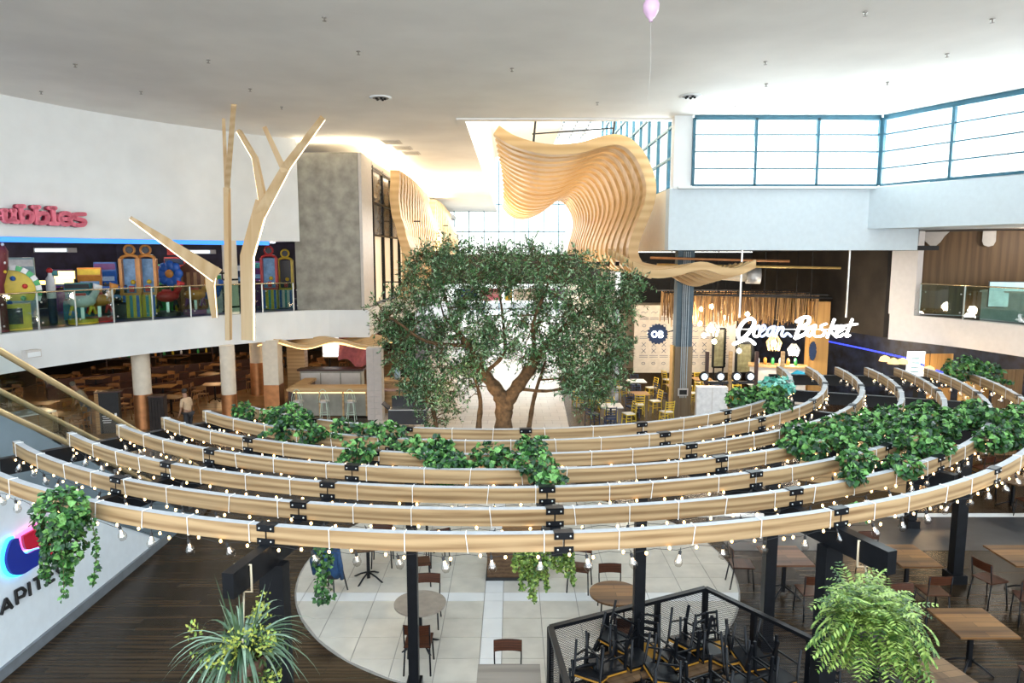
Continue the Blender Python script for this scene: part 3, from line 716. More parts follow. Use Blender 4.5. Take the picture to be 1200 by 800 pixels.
# ---- big timber wave
YW = 25.6
front = [(585,147),(600,157),(622,165),(648,169),(678,167),(700,161),(720,157),(737,161),(752,174),(763,194),(769,216),(767,238),(759,260),(751,280),(748,296),(755,309),(768,316)]
FP = [aty(x, y, YW) for x, y in smooth(front, 3)]
wv = thing('timber_wave_sculpture', 'huge suspended wave of stacked pale plywood ribs curling down behind the tree', 'sculpture', (2, YW, 5.8)); WVO = Vector((2, YW, 5.8))
NR = 38
for k in range(NR):
    t = k/(NR-1); P = []
    for i, p in enumerate(FP):
        u = i/(len(FP)-1)
        x = p.x*(1-.10*t) + .25*math.sin(3.5*t + 5*u)*t + (.04 if k % 2 else -.02)*(1 if k else 0); z = p.z + .32*math.sin(5.2*t + 4.2*u)*min(1, 2*t)*(1-u) - 1.0*t*math.exp(-((u-.14)/.2)**2) + (.05 if k % 2 else 0)*(1 if k else 0)
        P.append(Vector((x, 0, z)))
    n = len(P); a_, b_ = [], []
    for i in range(n):
        d = (P[min(i+1, n-1)] - P[max(i-1, 0)]).normalized(); s = Vector((d.z, 0, -d.x)); th = .36 if k == 0 else .28
        a_.append(P[i]); b_.append(P[i] + s*th)
    yk = YW + .72*k
    poly = [(p.x-WVO.x, p.z-WVO.z) for p in a_ + b_[::-1]]
    MB().slab(poly, (0, yk+.58-WVO.y, 0), (1, 0, 0), (0, 0, 1), .58).obj('rib', ply, wv)
for (x, y0, y1) in ((628, 137, 166), (721, 137, 158)):
    a = aty(x, y0, YW+.6); b = aty(x-3, y1+3, YW+.4); MB().bar(a - WVO, b - WVO, .06).obj('hanger', black, wv)
a = aty(624, 157, YW+.6); b = aty(720, 150, YW+2); MB().bar(a - WVO, b - WVO, .05).obj('hanger', black, wv)
for k in range(9):
    q = aty(668 + k*11, 309, YW+.5+k*.2); MB().box(q - WVO, (.14, .3, .16)).obj('foot_bracket', black, wv)
# lower flat wave to the right
lw = thing('timber_wave_baffle', 'low horizontal plywood wave passing the dark steel column under the bulkhead', 'sculpture', (6.5, 23.4, 5.8)); LO = Vector((6.5, 23.4, 5.8))
lp = smooth([(742,311),(765,321),(792,319),(822,311),(846,317),(866,318),(886,309)], 4)
for k in range(7):
    yk = 23.4 + k*.42; P = [aty(x, y, 23.4) for x, y in lp]; P = [Vector((p.x - .08*k, 0, p.z - .08*k*math.sin(p.x*1.1))) for p in P]
    MB().slab([(p.x-LO.x, p.z-LO.z+.13) for p in P] + [(p.x-LO.x, p.z-LO.z-.13) for p in P[::-1]], (0, yk-LO.y+.2, 0), (1, 0, 0), (0, 0, 1), .2).obj('rib', ply, lw)
# ---- curtain wall and fin screens on the corridor's left side
cw = thing('curtain_wall', 'black framed glazed wall over the corridor behind the concrete pier', 'window', (-6.2, 31.4, UP))
for k in range(16): 
    MB().box((0, k*2.4+.15, 3.1), (.14, .18, 6.2)).obj('mullion', black, cw)
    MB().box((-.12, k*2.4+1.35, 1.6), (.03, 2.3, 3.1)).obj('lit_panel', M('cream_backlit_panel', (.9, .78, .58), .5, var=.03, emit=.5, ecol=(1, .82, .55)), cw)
    MB().box((-.02, k*2.4+1.35, 4.6), (.03, 2.3, 2.8)).obj('glass_panel', M('grey_mirror_glass', (.30, .32, .33), .15, .3, var=.1), cw)
for z in (0.1, 3.15, 4.6, 6.1): MB().box((.02, 19, z), (.12, 38, .08)).obj('transom', black, cw)
FXP = sorted((aty(x_, y_, 33.5).z, aty(x_, y_, 33.5).x) for x_, y_ in ((460, 200), (460, 212), (459, 232), (461, 250), (467, 270), (473, 295), (474, 320), (467, 357)))
def FX(z):
    if z <= FXP[0][0]: return FXP[0][1]
    for (z0_, x0_), (z1_, x1_) in zip(FXP, FXP[1:]):
        if z <= z1_: t_ = (z-z0_)/(z1_-z0_); t_ = t_*t_*(3-2*t_); return x0_ + (x1_-x0_)*t_
    return FXP[-1][1]
for gi, (y0, n, lab) in enumerate(((33.0, 18, 'near screen of upright wavy plywood fins on the corridor wall left of the tree'), (48.5, 20, 'far screen of upright wavy plywood fins further along the corridor wall'))):
    fs_ = thing('fin_screen', lab, 'screen', (-5.9, y0, UP)); FO = Vector((-5.9, y0, UP))
    for k in range(n):
        z0, z1 = (.2, 6.15) if gi == 0 else (.6, 6.0); m = 22; A_, B_ = [], []
        for i in range(m+1):
            z = z0 + (z1-z0)*i/m; ph = .22*k; u = i/m
            zz = UP + z; x = FX(zz) + .16*math.sin(u*7 + ph) - .16*math.sin(u*7) + 5.9; A_.append((x-.02, z)); B_.append((x+.40, z))
        if k % 5 == 0: MB().bar((-.21, k*.72+.25, z0 + .8 + 3*(k % 2)), (B_[3][0], k*.72+.25, z0+.8+3*(k % 2)), .06).obj('bracket', black, fs_)
        MB().slab(A_ + B_[::-1], (0, k*.72+.5, 0), (1, 0, 0), (0, 0, 1), .5).obj('fin', ply, fs_)
# ---- steel column at the restaurant front
scp = atz(796, 487, 0); sc_ = thing('steel_column', 'dark blue grey column with timber lower half and vertical conduits', 'column', (scp.x, 26.4, 0))
zb_ = aty(796, 405, 26.4).z
woodcol = woodmat('weathered_column_boards', (.26, .20, .13), (.15, .11, .07), .6, 'Z', .5)
for i in range(3): MB().box((-.22+i*.22, -.28, zb_/2), (.215, .04, zb_)).obj('board', woodcol, sc_)
MB().box((0, 0, 3.2), (.62, .5, 6.4)).obj('shaft', M('slate_blue_steel', (.06, .10, .13), .45, .3, var=.1), sc_)
MB().box((-.34, .1, zb_/2), (.08, .5, zb_)).obj('side_board', M('yellow_pine', (.62, .40, .14), .5), sc_)
for x in (-.10, -.03, .04, .12): MB().bar((x, -.32, .8), (x, -.32, 6.3), .025).obj('conduit', M('conduit_grey', (.42, .5, .56), .4), sc_)
MB().box((.0, -.33, 1.02), (.38, .06, .28)).obj('panel_frame', greyplast, sc_); MB().box((.0, -.37, 1.02), (.28, .02, .18)).obj('panel_screen', blackm, sc_)
# ceiling fittings
for (x, y, lab) in ((446, 114, 'small round black ceiling downlight left of the roof opening'), (809, 112, 'small round black ceiling downlight above the clerestory corner')):
    p = atz(x, y, CEIL); d = thing('ceiling_downlight', lab, 'light', (p.x, p.y, CEIL)); MB().lathe([(.32, 0), (.33, -.02), (.24, -.03)], 24).obj('trim_ring', white, d)
    MB().cyl((0, 0, -.03), .24, .02, 20).obj('recess', M('lamp_recess_grey', (.2, .2, .2), .5), d)
    for k in range(5): MB().ball((.13*math.cos(k*1.257), .13*math.sin(k*1.257), -.04), .045, 8).obj('lamp_head', black, d)
for i, (x, y) in enumerate(((447, 164), (460, 171), (470, 177))):
    p = atz(x+12, y+2, CEIL); v = thing('ceiling_grille', ['grey square air grille nearest the viewer of the row of three', 'grey square air grille in the middle of the row of three', 'grey square air grille farthest back in the row of three'][i], 'vent', (p.x, p.y, CEIL), 0, 'ceiling air grilles'); 
    MB().box((0, 0, -.01), (.75, .95, .03)).obj('frame', greyplast, v)
    for k in range(6): MB().box((0, -.36+k*.145, -.035), (.62, .05, .02)).obj('slat', M('grille_grey', (.45, .42, .36), .5), v)
def SPL(x, y): return 'tiny metal ceiling sprinkler, %s, %s across from the left' % ('near the viewer' if y < 50 else 'midway' if y < 95 else 'toward the back', {0:'none', 1:'a tenth', 2:'a fifth', 3:'three tenths', 4:'two fifths', 5:'half', 6:'three fifths', 7:'seven tenths', 8:'four fifths', 9:'nine tenths', 10:'all'}[round(x/120)])
spr = MB().lathe([(.05, 0), (.05, -.015), (.015, -.02), (.015, -.07), (.045, -.075)], 8).mesh('sprinkler_head', M('sprinkler_metal', (.35, .33, .3), .4, .6, var=0))
for i, (x, y) in enumerate(((165,107),(88,75),(244,70),(48,107),(293,104),(1014,14),(1110,63),(898,98),(1040,96),(862,124),(1163,22),(897,72),(330,125),(508,232),(560,205),(600,80),(700,120),(380,20),(420,60))):
    p = atz(x, y, CEIL); link('ceiling_sprinkler', spr, None, p, None, SPL(x, y), 'sprinkler', 'ceiling sprinklers')
p = atz(763, 10, 9.9); bl = thing('balloon', 'lilac balloon stuck under the ceiling trailing a thin string', 'balloon', p); MB().lathe([(.0, .16), (.08, .14), (.125, .06), (.12, -.03), (.07, -.12), (.02, -.17), (.03, -.19)], 16).obj('skin', M('lilac_rubber', (.72, .5, .72), .3, var=0), bl)
MB().tube([(0, 0, -.18), (.02, .02, -.8), (-.02, 0, -1.5)], .003, 3).obj('string', whitestr, bl)
p = atx(33, 417, -14.2); q = Vector((p.x, p.y, p.z)); 
p = aty(36, 414, 20.3); wl_ = thing('wall_lamp', 'small white box lamp on the left balcony fascia', 'light', (p.x, p.y, p.z), R(65)); MB().box((0, -.05, 0), (.42, .22, .22)).obj('housing', greyplast, wl_); MB().box((0, -.17, -.02), (.36, .02, .14)).obj('lens', white, wl_)
# ================================================================ PLANTS
def leafmat(n, c, rough=.45): 
    m = M(n, c, rough, var=.25, scale=30); m.node_tree.nodes['Principled BSDF'].inputs['Subsurface Weight'].default_value = 0; return m
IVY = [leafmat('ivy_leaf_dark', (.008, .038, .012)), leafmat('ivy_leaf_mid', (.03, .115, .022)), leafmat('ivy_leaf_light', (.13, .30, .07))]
OLV = [leafmat('olive_leaf_dark', (.025, .075, .03)), leafmat('olive_leaf_mid', (.10, .25, .085)), leafmat('olive_leaf_silver', (.36, .56, .34))]
FRN = [leafmat('fern_leaf_mid', (.10, .18, .025)), leafmat('fern_leaf_light', (.27, .37, .08)), leafmat('fern_leaf_dark', (.03, .08, .012))]
bark = M('olive_bark', (.13, .075, .035), .9, var=.55, scale=7, bump=.6)
twig = M('vine_stem', (.10, .09, .04), .8)
terra = M('black_plant_pot', (.03, .03, .03), .6)
def rv(rng): 
    while 1:
        v = Vector((rng.uniform(-1, 1), rng.uniform(-1, 1), rng.uniform(-1, 1)))
        if .05 < v.length < 1: return v
def leaf(mb, p, d, n, L, w, mi, fold=.15):
    d = d.normalized(); s = d.cross(n)
    if s.length < .05: s = d.cross(Vector((1, 0, 0)))
    s.normalize(); u = s.cross(d)
    mb.add([p, p + d*L*.45 + s*w/2 + u*w*fold, p + d*L, p + d*L*.45 - s*w/2 + u*w*fold], [(0, 1, 2), (0, 2, 3)], mi)
def ivyleaf(mb, p, d, n, L, mi):
    d = d.normalized(); s = d.cross(n)
    if s.length < .05: s = d.cross(Vector((1, 0, 0)))
    s.normalize(); u = s.cross(d); w = L*.55
    mb.add([p, p + d*L*.15 + s*w + u*.1*L, p + d*L*.6 + s*w*.75 + u*.12*L, p + d*L - u*.1*L, p + d*L*.6 - s*w*.75 + u*.12*L, p + d*L*.15 - s*w + u*.1*L],
           [(0, 1, 2, 3), (0, 3, 4, 5)], mi)
def ivy(label, blobs, trails, L=.085, seed=1, pot=None, cat='plant', name='ivy_plant', mats=None, group=None, dens=1.0):
    """blobs: (centre, (rx,ry,rz), n); trails: lists of points with leaves"""
    L *= .74; dens *= 1.7
    rng = random.Random(seed); o0 = Vector(blobs[0][0]); t = thing(name, label, cat, o0, 0, group); m = MB(); v = MB()
    for c, rr, n in blobs:
        c = Vector(c) - o0
        for _ in range(int(n*dens)):
            d = rv(rng); d = d.normalized()*(d.length**.45)
            p = c + Vector((d.x*rr[0], d.y*rr[1], d.z*rr[2]))
            o = (d + Vector((0, 0, .5)) + rv(rng)*.7); k = rng.random()
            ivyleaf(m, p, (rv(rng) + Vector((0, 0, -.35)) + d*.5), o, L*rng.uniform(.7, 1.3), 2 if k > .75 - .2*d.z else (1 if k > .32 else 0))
        for _ in range(max(3, n//25)):
            d = rv(rng).normalized(); v.tube([c, c + Vector((d.x*rr[0]*.6, d.y*rr[1]*.6, d.z*rr[2]*.5 + .02)), c + Vector((d.x*rr[0], d.y*rr[1], d.z*rr[2]))*.98], .005, 3)
    for tr, per in trails:
        P = [Vector(p) - o0 for p in tr]; P = [Vector(p) for p in smooth([tuple(p) for p in P], 5)]
        v.tube(P, .005, 3)
        for i in range(len(P)-1):
            for _ in range(int(per*1.4)):
                q = P[i].lerp(P[i+1], rng.random()) + rv(rng)*.03
                ivyleaf(m, q, rv(rng) + Vector((0, 0, -.4)), rv(rng) + Vector((0, -.4, .6)), L*rng.uniform(.5, .95), rng.choice((0, 1, 1, 2)))
    m.obj('foliage', mats or IVY, t, kind='stuff'); v.obj('stems', twig, t, kind='stuff')
    if pot:
        c, r, h = pot; c = Vector(c) - o0; MB().lathe([(r*.7, -h), (r, 0), (r*.9, 0), (r*.85, -.04), (.001, -.05)], 16, tuple(c)).obj('pot', terra, t)
    return t
def onring(x, y, dz=0.0): return atz(x, y, ZT + dz)
def cl(x, y, r, n, dz=.03): return (onring(x, y, dz), (r, r*.8, r*.7), n)
# left hanging ivy on the outermost ring
c0 = onring(73, 596, .02)
tr = []
rg = random.Random(4)
for k in range(9):
    a = c0 + Vector((rg.uniform(-.22, .28), rg.uniform(-.15, .1), -.1)); L_ = rg.uniform(.35, .78)
    tr.append(([a, a + Vector((rg.uniform(-.03, .08), -.05, -L_*.5)), a + Vector((rg.uniform(-.03, .1), -.05, -L_))], 7))
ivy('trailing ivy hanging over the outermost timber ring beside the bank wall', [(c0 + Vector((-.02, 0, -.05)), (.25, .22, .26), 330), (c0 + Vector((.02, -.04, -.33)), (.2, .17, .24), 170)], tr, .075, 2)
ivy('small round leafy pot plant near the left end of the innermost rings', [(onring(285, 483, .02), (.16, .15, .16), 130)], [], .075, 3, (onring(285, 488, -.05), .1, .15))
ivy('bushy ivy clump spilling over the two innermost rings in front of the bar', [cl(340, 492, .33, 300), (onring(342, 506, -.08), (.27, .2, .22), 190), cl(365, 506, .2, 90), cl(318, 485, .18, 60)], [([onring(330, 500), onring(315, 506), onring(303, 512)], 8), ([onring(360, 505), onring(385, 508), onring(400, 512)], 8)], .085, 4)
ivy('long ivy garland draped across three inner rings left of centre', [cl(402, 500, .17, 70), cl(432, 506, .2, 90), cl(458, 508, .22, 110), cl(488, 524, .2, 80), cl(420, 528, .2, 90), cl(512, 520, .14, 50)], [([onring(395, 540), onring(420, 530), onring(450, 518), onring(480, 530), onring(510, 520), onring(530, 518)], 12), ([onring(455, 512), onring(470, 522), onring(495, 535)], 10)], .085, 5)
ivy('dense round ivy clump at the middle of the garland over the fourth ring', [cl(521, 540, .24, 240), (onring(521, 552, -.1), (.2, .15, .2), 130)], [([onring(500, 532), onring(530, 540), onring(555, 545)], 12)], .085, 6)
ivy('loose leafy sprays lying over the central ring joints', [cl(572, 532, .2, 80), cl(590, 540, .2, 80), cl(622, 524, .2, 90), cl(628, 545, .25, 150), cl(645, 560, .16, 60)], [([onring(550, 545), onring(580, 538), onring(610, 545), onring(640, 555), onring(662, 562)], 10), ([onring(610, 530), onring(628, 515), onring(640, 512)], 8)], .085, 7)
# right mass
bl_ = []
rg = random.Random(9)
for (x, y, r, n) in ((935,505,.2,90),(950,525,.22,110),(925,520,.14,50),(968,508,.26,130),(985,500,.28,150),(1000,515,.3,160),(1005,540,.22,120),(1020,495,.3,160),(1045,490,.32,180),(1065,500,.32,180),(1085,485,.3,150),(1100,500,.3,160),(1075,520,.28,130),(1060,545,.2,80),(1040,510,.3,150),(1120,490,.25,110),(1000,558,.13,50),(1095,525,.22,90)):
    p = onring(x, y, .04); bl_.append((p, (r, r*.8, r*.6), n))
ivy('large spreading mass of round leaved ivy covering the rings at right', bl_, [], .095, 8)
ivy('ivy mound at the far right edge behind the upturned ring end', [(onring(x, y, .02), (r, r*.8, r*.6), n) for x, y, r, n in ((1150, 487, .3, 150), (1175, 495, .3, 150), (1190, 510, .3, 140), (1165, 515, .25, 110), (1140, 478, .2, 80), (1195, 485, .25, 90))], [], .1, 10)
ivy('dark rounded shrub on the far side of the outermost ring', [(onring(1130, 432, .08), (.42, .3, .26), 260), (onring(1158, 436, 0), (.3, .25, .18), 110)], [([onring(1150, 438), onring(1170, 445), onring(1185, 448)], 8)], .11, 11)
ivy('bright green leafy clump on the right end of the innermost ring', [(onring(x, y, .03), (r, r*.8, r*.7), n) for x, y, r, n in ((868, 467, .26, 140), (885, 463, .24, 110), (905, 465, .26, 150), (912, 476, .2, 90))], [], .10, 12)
teal = [leafmat('teal_leaf_a', (.05, .28, .2)), leafmat('teal_leaf_b', (.12, .45, .36)), leafmat('teal_leaf_c', (.3, .62, .5))]
ivy('bluish green plant sitting above the green clump at the innermost ring end', [(onring(910, 452, .10), (.3, .25, .14), 130)], [], .12, 13, mats=teal)
ivy('yellow green trailing plant between the right hand rings', [(onring(1148, 500, -.12), (.18, .2, .3), 120), (onring(1010, 600, -.3), (.1, .1, .1), 20)], [], .08, 14)
# hanging plants under the outermost ring at the centre

trs = []
rg = random.Random(15)
for x, yb in ((604, 665), (612, 690), (622, 700), (628, 685), (634, 672), (641, 690), (648, 664), (655, 668), (664, 672), (672, 684), (660, 660), (618, 676), (626, 705)):
    a = aty(x + rg.uniform(-3, 3), 646, 6.9); b = aty(x, yb, 6.95); trs.append(([a, a.lerp(b, .5) + rv(rg)*.03, b], 10))
fh = ivy('feathery fern and ivy trails hanging under the outermost ring at centre', [(aty(634, 652, 6.95), (.26, .12, .08), 110)], trs, .055, 16, mats=[FRN[2], FRN[0], FRN[1]])
# fern ball bottom right and strap-leaf basket bottom left hang from the two arms
def frond(mb, base, d, L, w, rng, droop=1.0, n=13):
    d = d.normalized(); p = base.copy(); v = d.copy(); seg = L/n; pts = [p.copy()]
    for i in range(n):
        v = (v + Vector((0, 0, -.16*droop))).normalized(); q = p + v*seg; s = v.cross(Vector((0, 0, 1)))
        if s.length < .05: s = Vector((1, 0, 0))
        s.normalize(); f = math.sin(math.pi*(i+.8)/(n+1))**.7; k = rng.choice((0, 0, 1, 1, 2))
        for sg in (-1, 1):
            leaf(mb, p, s*sg + v*.45 + Vector((0, 0, -.12)), Vector((0, 0, 1)), w*f, w*.30, k, .1)
        p = q; pts.append(p.copy())
    return pts
rg = random.Random(21)
fo = aty(1022, 722, 4.75); fern = thing('hanging_fern', 'big bright green fern ball hanging from the right steel arm', 'plant', fo)
fm = MB()
for k in range(300):
    a = rg.uniform(0, 2*math.pi); e = rg.uniform(-.15, 1.0) if k % 3 else rg.uniform(1, 6); b_ = rv(rg); b_ = Vector((b_.x*.24, b_.y*.24, abs(b_.z)*.16 + .02)); d = Vector((math.cos(a), math.sin(a), e*.5)) + rv(rg)*.5; frond(fm, b_, d, rg.uniform(.16, .27), rg.uniform(.045, .075), rg, rg.uniform(.6, 1.5), 9)
for k in range(150):
    a = rg.uniform(0, 2*math.pi); r_ = rg.uniform(.1, .33); frond(fm, Vector((math.cos(a)*r_, math.sin(a)*r_, rg.uniform(-.2, .08))), Vector((math.cos(a)*.4, math.sin(a)*.4, -.3)) + rv(rg)*.4, rg.uniform(.18, .3), .065, rg, .8, 9)
fm.obj('fronds', FRN, fern, kind='stuff')
MB().lathe([(.001, -.24), (.13, -.2), (.17, 0), (.15, .01)], 16).obj('pot', terra, fern)
topR = pol(10.55, 20.3, 3.46) - fo; MB().tube([Vector((0, 0, .1)), Vector((topR.x, topR.y, -.23 + topR.z))], .008, 5).obj('rope', M('natural_rope', (.62, .52, .36), .8), fern)
MB().tube([topR + Vector((.07, 0, 0)), topR + Vector((.07, 0, -.25)), topR + Vector((-.07, 0, -.25)), topR + Vector((-.07, 0, .01))], .012, 5, closed=True).obj('rope_loop', MATS['natural_rope'], fern)
so = aty(285, 768, 4.75); sp_ = thing('hanging_strap_plant', 'strap leaved basket plant with yellow green sprigs hanging from the left steel arm', 'plant', so)
strapm = [leafmat('strap_leaf_green', (.055, .10, .05)), leafmat('strap_leaf_pale', (.17, .24, .16)), leafmat('strap_leaf_dark', (.02, .05, .018))]
rg = random.Random(22)
for k in range(110):
    a = rg.uniform(0, 2*math.pi); e = rg.uniform(.2, 1.6) if k % 9 else 3.2; d = Vector((math.cos(a), math.sin(a), e)).normalized(); L_ = rg.uniform(.35, .62); w = rg.uniform(.018, .034)
    p = Vector((math.cos(a)*.05, math.sin(a)*.05, .05)); vs = []; v = d.copy(); n = 7; dr = rg.uniform(.22, .42) if k % 9 else .02
    for i in range(n+1):
        s = v.cross(Vector((0, 0, 1))); s = s.normalized() if s.length > .05 else Vector((1, 0, 0)); f = w*(1 - (i/n)**2*.95)
        vs += [p - s*f/2 + Vector((0, 0, f*.2)), p, p + s*f/2 + Vector((0, 0, f*.2))]; p = p + v*(L_/n); v = (v + Vector((0, 0, -dr))).normalized()
    fs = []
    for i in range(n): b = i*3; fs += [(b, b+1, b+4, b+3), (b+1, b+2, b+5, b+4)]
    MB().add(vs, fs, 0, True).obj('leaf', strapm[rg.choice((0, 0, 1, 2))], sp_)
ym = MB(); YL = [leafmat('sprig_yellow', (.30, .33, .05)), leafmat('sprig_lime', (.17, .27, .05)), leafmat('sprig_deep', (.035, .07, .015))]
for k in range(26):
    a = rg.uniform(0, 2*math.pi); r_ = rg.uniform(.12, .36); c = Vector((math.cos(a)*r_, math.sin(a)*r_, rg.uniform(-.1, .28)))
    for _ in range(26): q = c + rv(rg)*.07; leaf(ym, q, rv(rg), rv(rg), .035, .02, rg.choice((0, 0, 1)))
for k in range(420):
    d = rv(rg); q = Vector((d.x*.33, d.y*.3, d.z*.22)); leaf(ym, q, rv(rg) + Vector((0, 0, -.5)), rv(rg), .07, .02, 2)
ym.obj('sprigs', YL, sp_, kind='stuff')
MB().lathe([(.001, -.26), (.12, -.22), (.17, 0), (.15, .01)], 16).obj('pot', M('dark_basket', (.10, .05, .03), .8, var=.4, scale=30), sp_)
topL = pol(10.62, -11.6, 3.46) - so; MB().tube([Vector((0, 0, .1)), Vector((topL.x, topL.y, topL.z-.23))], .008, 5).obj('rope', MATS['natural_rope'], sp_)
MB().tube([topL + Vector((.07, 0, 0)), topL + Vector((.07, 0, -.25)), topL + Vector((-.07, 0, -.25)), topL + Vector((-.07, 0, .01))], .012, 5, closed=True).obj('rope_loop', MATS['natural_rope'], sp_)
# ---- olive tree
def inpoly(x, y, P):
    c = False; j = len(P)-1
    for i in range(len(P)):
        if (P[i][1] > y) != (P[j][1] > y) and x < (P[j][0]-P[i][0])*(y-P[i][1])/(P[j][1]-P[i][1]) + P[i][0]: c = not c
        j = i
    return c
def olive(label, base, limbs, outline, holes, ncl, depth, crad, nl, seed, Lf=.11, trunk_r=.3):
    rng = random.Random(seed); t = thing('olive_tree', label, 'tree', base); O = Vector(base)
    tm = MB(); nodes = []
    for pts, rs in limbs:
        P = [Vector(p) - O for p in pts]; Q = smooth([tuple(p) + (r,) for p, r in zip(P, rs)], 4)
        tm.tube([Vector(q[:3]) for q in Q], [q[3]*(1+.12*math.sin(i*2.3)) for i, q in enumerate(Q)], 9)
        nodes += [(Vector(q[:3]), q[3]) for q in Q[len(Q)//3:]]
    tm.obj('trunk', bark, t)
    xs = [p[0] for p in outline]; ys = [p[1] for p in outline]; C = []
    while len(C) < ncl:
        x = rng.uniform(min(xs), max(xs)); y = rng.uniform(min(ys), max(ys))
        if not inpoly(x, y, outline) or any(math.hypot((x-h[0])/h[2], (y-h[1])/h[3]) < 1 for h in holes): continue
        cxm = (min(xs)+max(xs))/2; f = math.sqrt(max(0, 1-((x-cxm)/((max(xs)-min(xs))/2))**2))
        C.append(aty(x, y, base[1] + rng.uniform(-1, 1)*depth*f) - O)
    mid = sum(C, Vector())/len(C); C.sort(key=lambda c: (c-mid).length)
    br = MB(); fm = MB()
    for c in C:
        n, r = min(nodes, key=lambda q: (q[0]-c).length + (0 if q[1] > .02 else .25)); d = c-n; r0 = min(r*.7, .05, .02+.012*d.length)
        m = n + d*.5 + rv(rng)*.12*d.length + Vector((0, 0, .1*d.length))
        br.tube([n, m, c], [r0, r0*.7, r0*.35], 4); nodes.append((c, r0*.5)); nodes.append((m, r0*.75))
        for _ in range(nl):
            if _ % 8 == 0: sd = rv(rng).normalized(); sb = c; sl_ = crad*rng.uniform(.6, 1.25); br.tube([c, c + sd*sl_], [.007, .003], 3, cap=False)
            q = sb + sd*sl_*rng.uniform(.15, 1); k = rng.random()
            leaf(fm, q, sd*.6 + rv(rng), rv(rng) + Vector((0, 0, 1)), Lf*rng.uniform(.7, 1.3), Lf*.36, 2 if k > .78 else (1 if k > .40 else 0))
    br.obj('branches', bark, t, kind='stuff'); fm.obj('foliage', OLV, t, kind='stuff')
    return t
TY = 22.0
tb = Vector((-.28, TY, 0)); Pp = lambda x, y, dy=0: aty(x, y, TY+dy)
olive('large olive tree with forked trunk and wide crown behind the innermost ring', tb,
 [([Pp(588, 540), Pp(590, 500), Pp(589, 470), Pp(578, 452), Pp(562, 430), Pp(545, 400), Pp(520, 370)], [.36, .29, .26, .22, .16, .11, .05]),
  ([Pp(592, 478), Pp(600, 462), Pp(616, 440), Pp(632, 415), Pp(660, 385), Pp(700, 355)], [.24, .22, .20, .16, .11, .05]),
  ([Pp(566, 438), Pp(590, 415), Pp(590, 380, 1), Pp(585, 340, 1)], [.07, .06, .05, .03]), ([Pp(607, 455), Pp(640, 458), Pp(670, 452), Pp(700, 440)], [.06, .05, .04, .02]),
  ([Pp(628, 420), Pp(625, 380, -1), Pp(640, 340, -1), Pp(650, 310, -1)], [.07, .06, .04, .02]), ([Pp(548, 405), Pp(500, 400, -1), Pp(470, 380, -1), Pp(445, 365)], [.06, .05, .04, .02]), ([Pp(535, 385), Pp(520, 340, .5), Pp(525, 300, .5)], [.06, .04, .02])],
 [(440, 358), (462, 340), (480, 320), (492, 296), (515, 280), (545, 290), (575, 284), (610, 290), (640, 282), (668, 300), (700, 305), (725, 325), (755, 318), (748, 345), (735, 365), (738, 395), (730, 425), (735, 450), (700, 468), (668, 462), (645, 445), (600, 420), (565, 430), (545, 470), (520, 485), (500, 470), (478, 458), (458, 430), (444, 400)],
 [(595, 445, 25, 26), (610, 345, 18, 8)], 460, 2.4, .50, 105, 31, Lf=.135)
olive('slim young olive tree at the left of the large olive', Vector((-2.25, 22.6, 0)), [([aty(512, 540, 22.6), aty(511, 500, 22.6), aty(505, 470, 22.6), aty(500, 450, 22.6)], [.09, .08, .06, .03])],
 [(480, 430), (540, 430), (545, 480), (520, 496), (500, 496), (482, 480)], [], 34, .8, .4, 34, 32, Lf=.11)
olive('young olive stem close against the left side of the forked trunk', Vector((-1.0, 22.3, 0)), [([aty(562, 540, 22.3), aty(561, 500, 22.3), aty(563, 470, 22.3), aty(556, 440, 22.3)], [.11, .10, .07, .04])],
 [(535, 420), (575, 420), (572, 455), (552, 480), (538, 470)], [], 22, .6, .35, 30, 33, Lf=.11)
olive('slim leaning olive stem at the right of the forked trunk', Vector((.55, 22.4, 0)), [([aty(612, 530, 22.4), aty(620, 500, 22.4), aty(625, 470, 22.4), aty(632, 445, 22.4), aty(640, 420, 22.4)], [.09, .08, .07, .05, .03])],
 [(640, 430), (700, 430), (715, 470), (690, 490), (665, 470)], [], 30, .8, .4, 34, 34, Lf=.11)
# ================================================================ FURNITURE
def make_chair(name, label, cat='chair', wood=None, seat=.45, legs=None, loc=(0, 0, 0), rz=0, group=None):
    t = thing(name, label, cat, loc, rz, group); wood = wood or chairwood; fr = legs or black
    MB().box((0, .0, seat), (.40, .40, .018)).obj('seat', wood, t)
    b = MB(); n = 6
    vs = []
    for i in range(n+1):
        u = -1 + 2*i/n; x = .2*u; y = -.215 + .03*u*u
        for (dy, z) in ((0, seat+.20), (-.02, seat+.36), (-.034, seat+.36), (-.014, seat+.20)): vs.append((x, y+dy, z))
    fs = [(i*4+j, i*4+(j+1) % 4, i*4+4+(j+1) % 4, i*4+4+j) for i in range(n) for j in range(4)] + [(0, 3, 2, 1), (n*4, n*4+1, n*4+2, n*4+3)]
    b.add(vs, fs).obj('backrest', wood, t)
    for s in (-1, 1):
        MB().tube([(s*.18, .16, seat-.015), (s*.20, .20, 0)], .014, 5).obj('leg', fr, t)
        MB().tube([(s*.18, -.17, seat-.015), (s*.20, -.24, 0)], .014, 5).obj('leg', fr, t)
        MB().tube([(s*.185, .18, seat-.015), (s*.185, -.18, seat-.015), (s*.19, -.20, seat+.12), (s*.19, -.225, seat+.34)], .011, 5).obj('side_frame', fr, t)
    return t
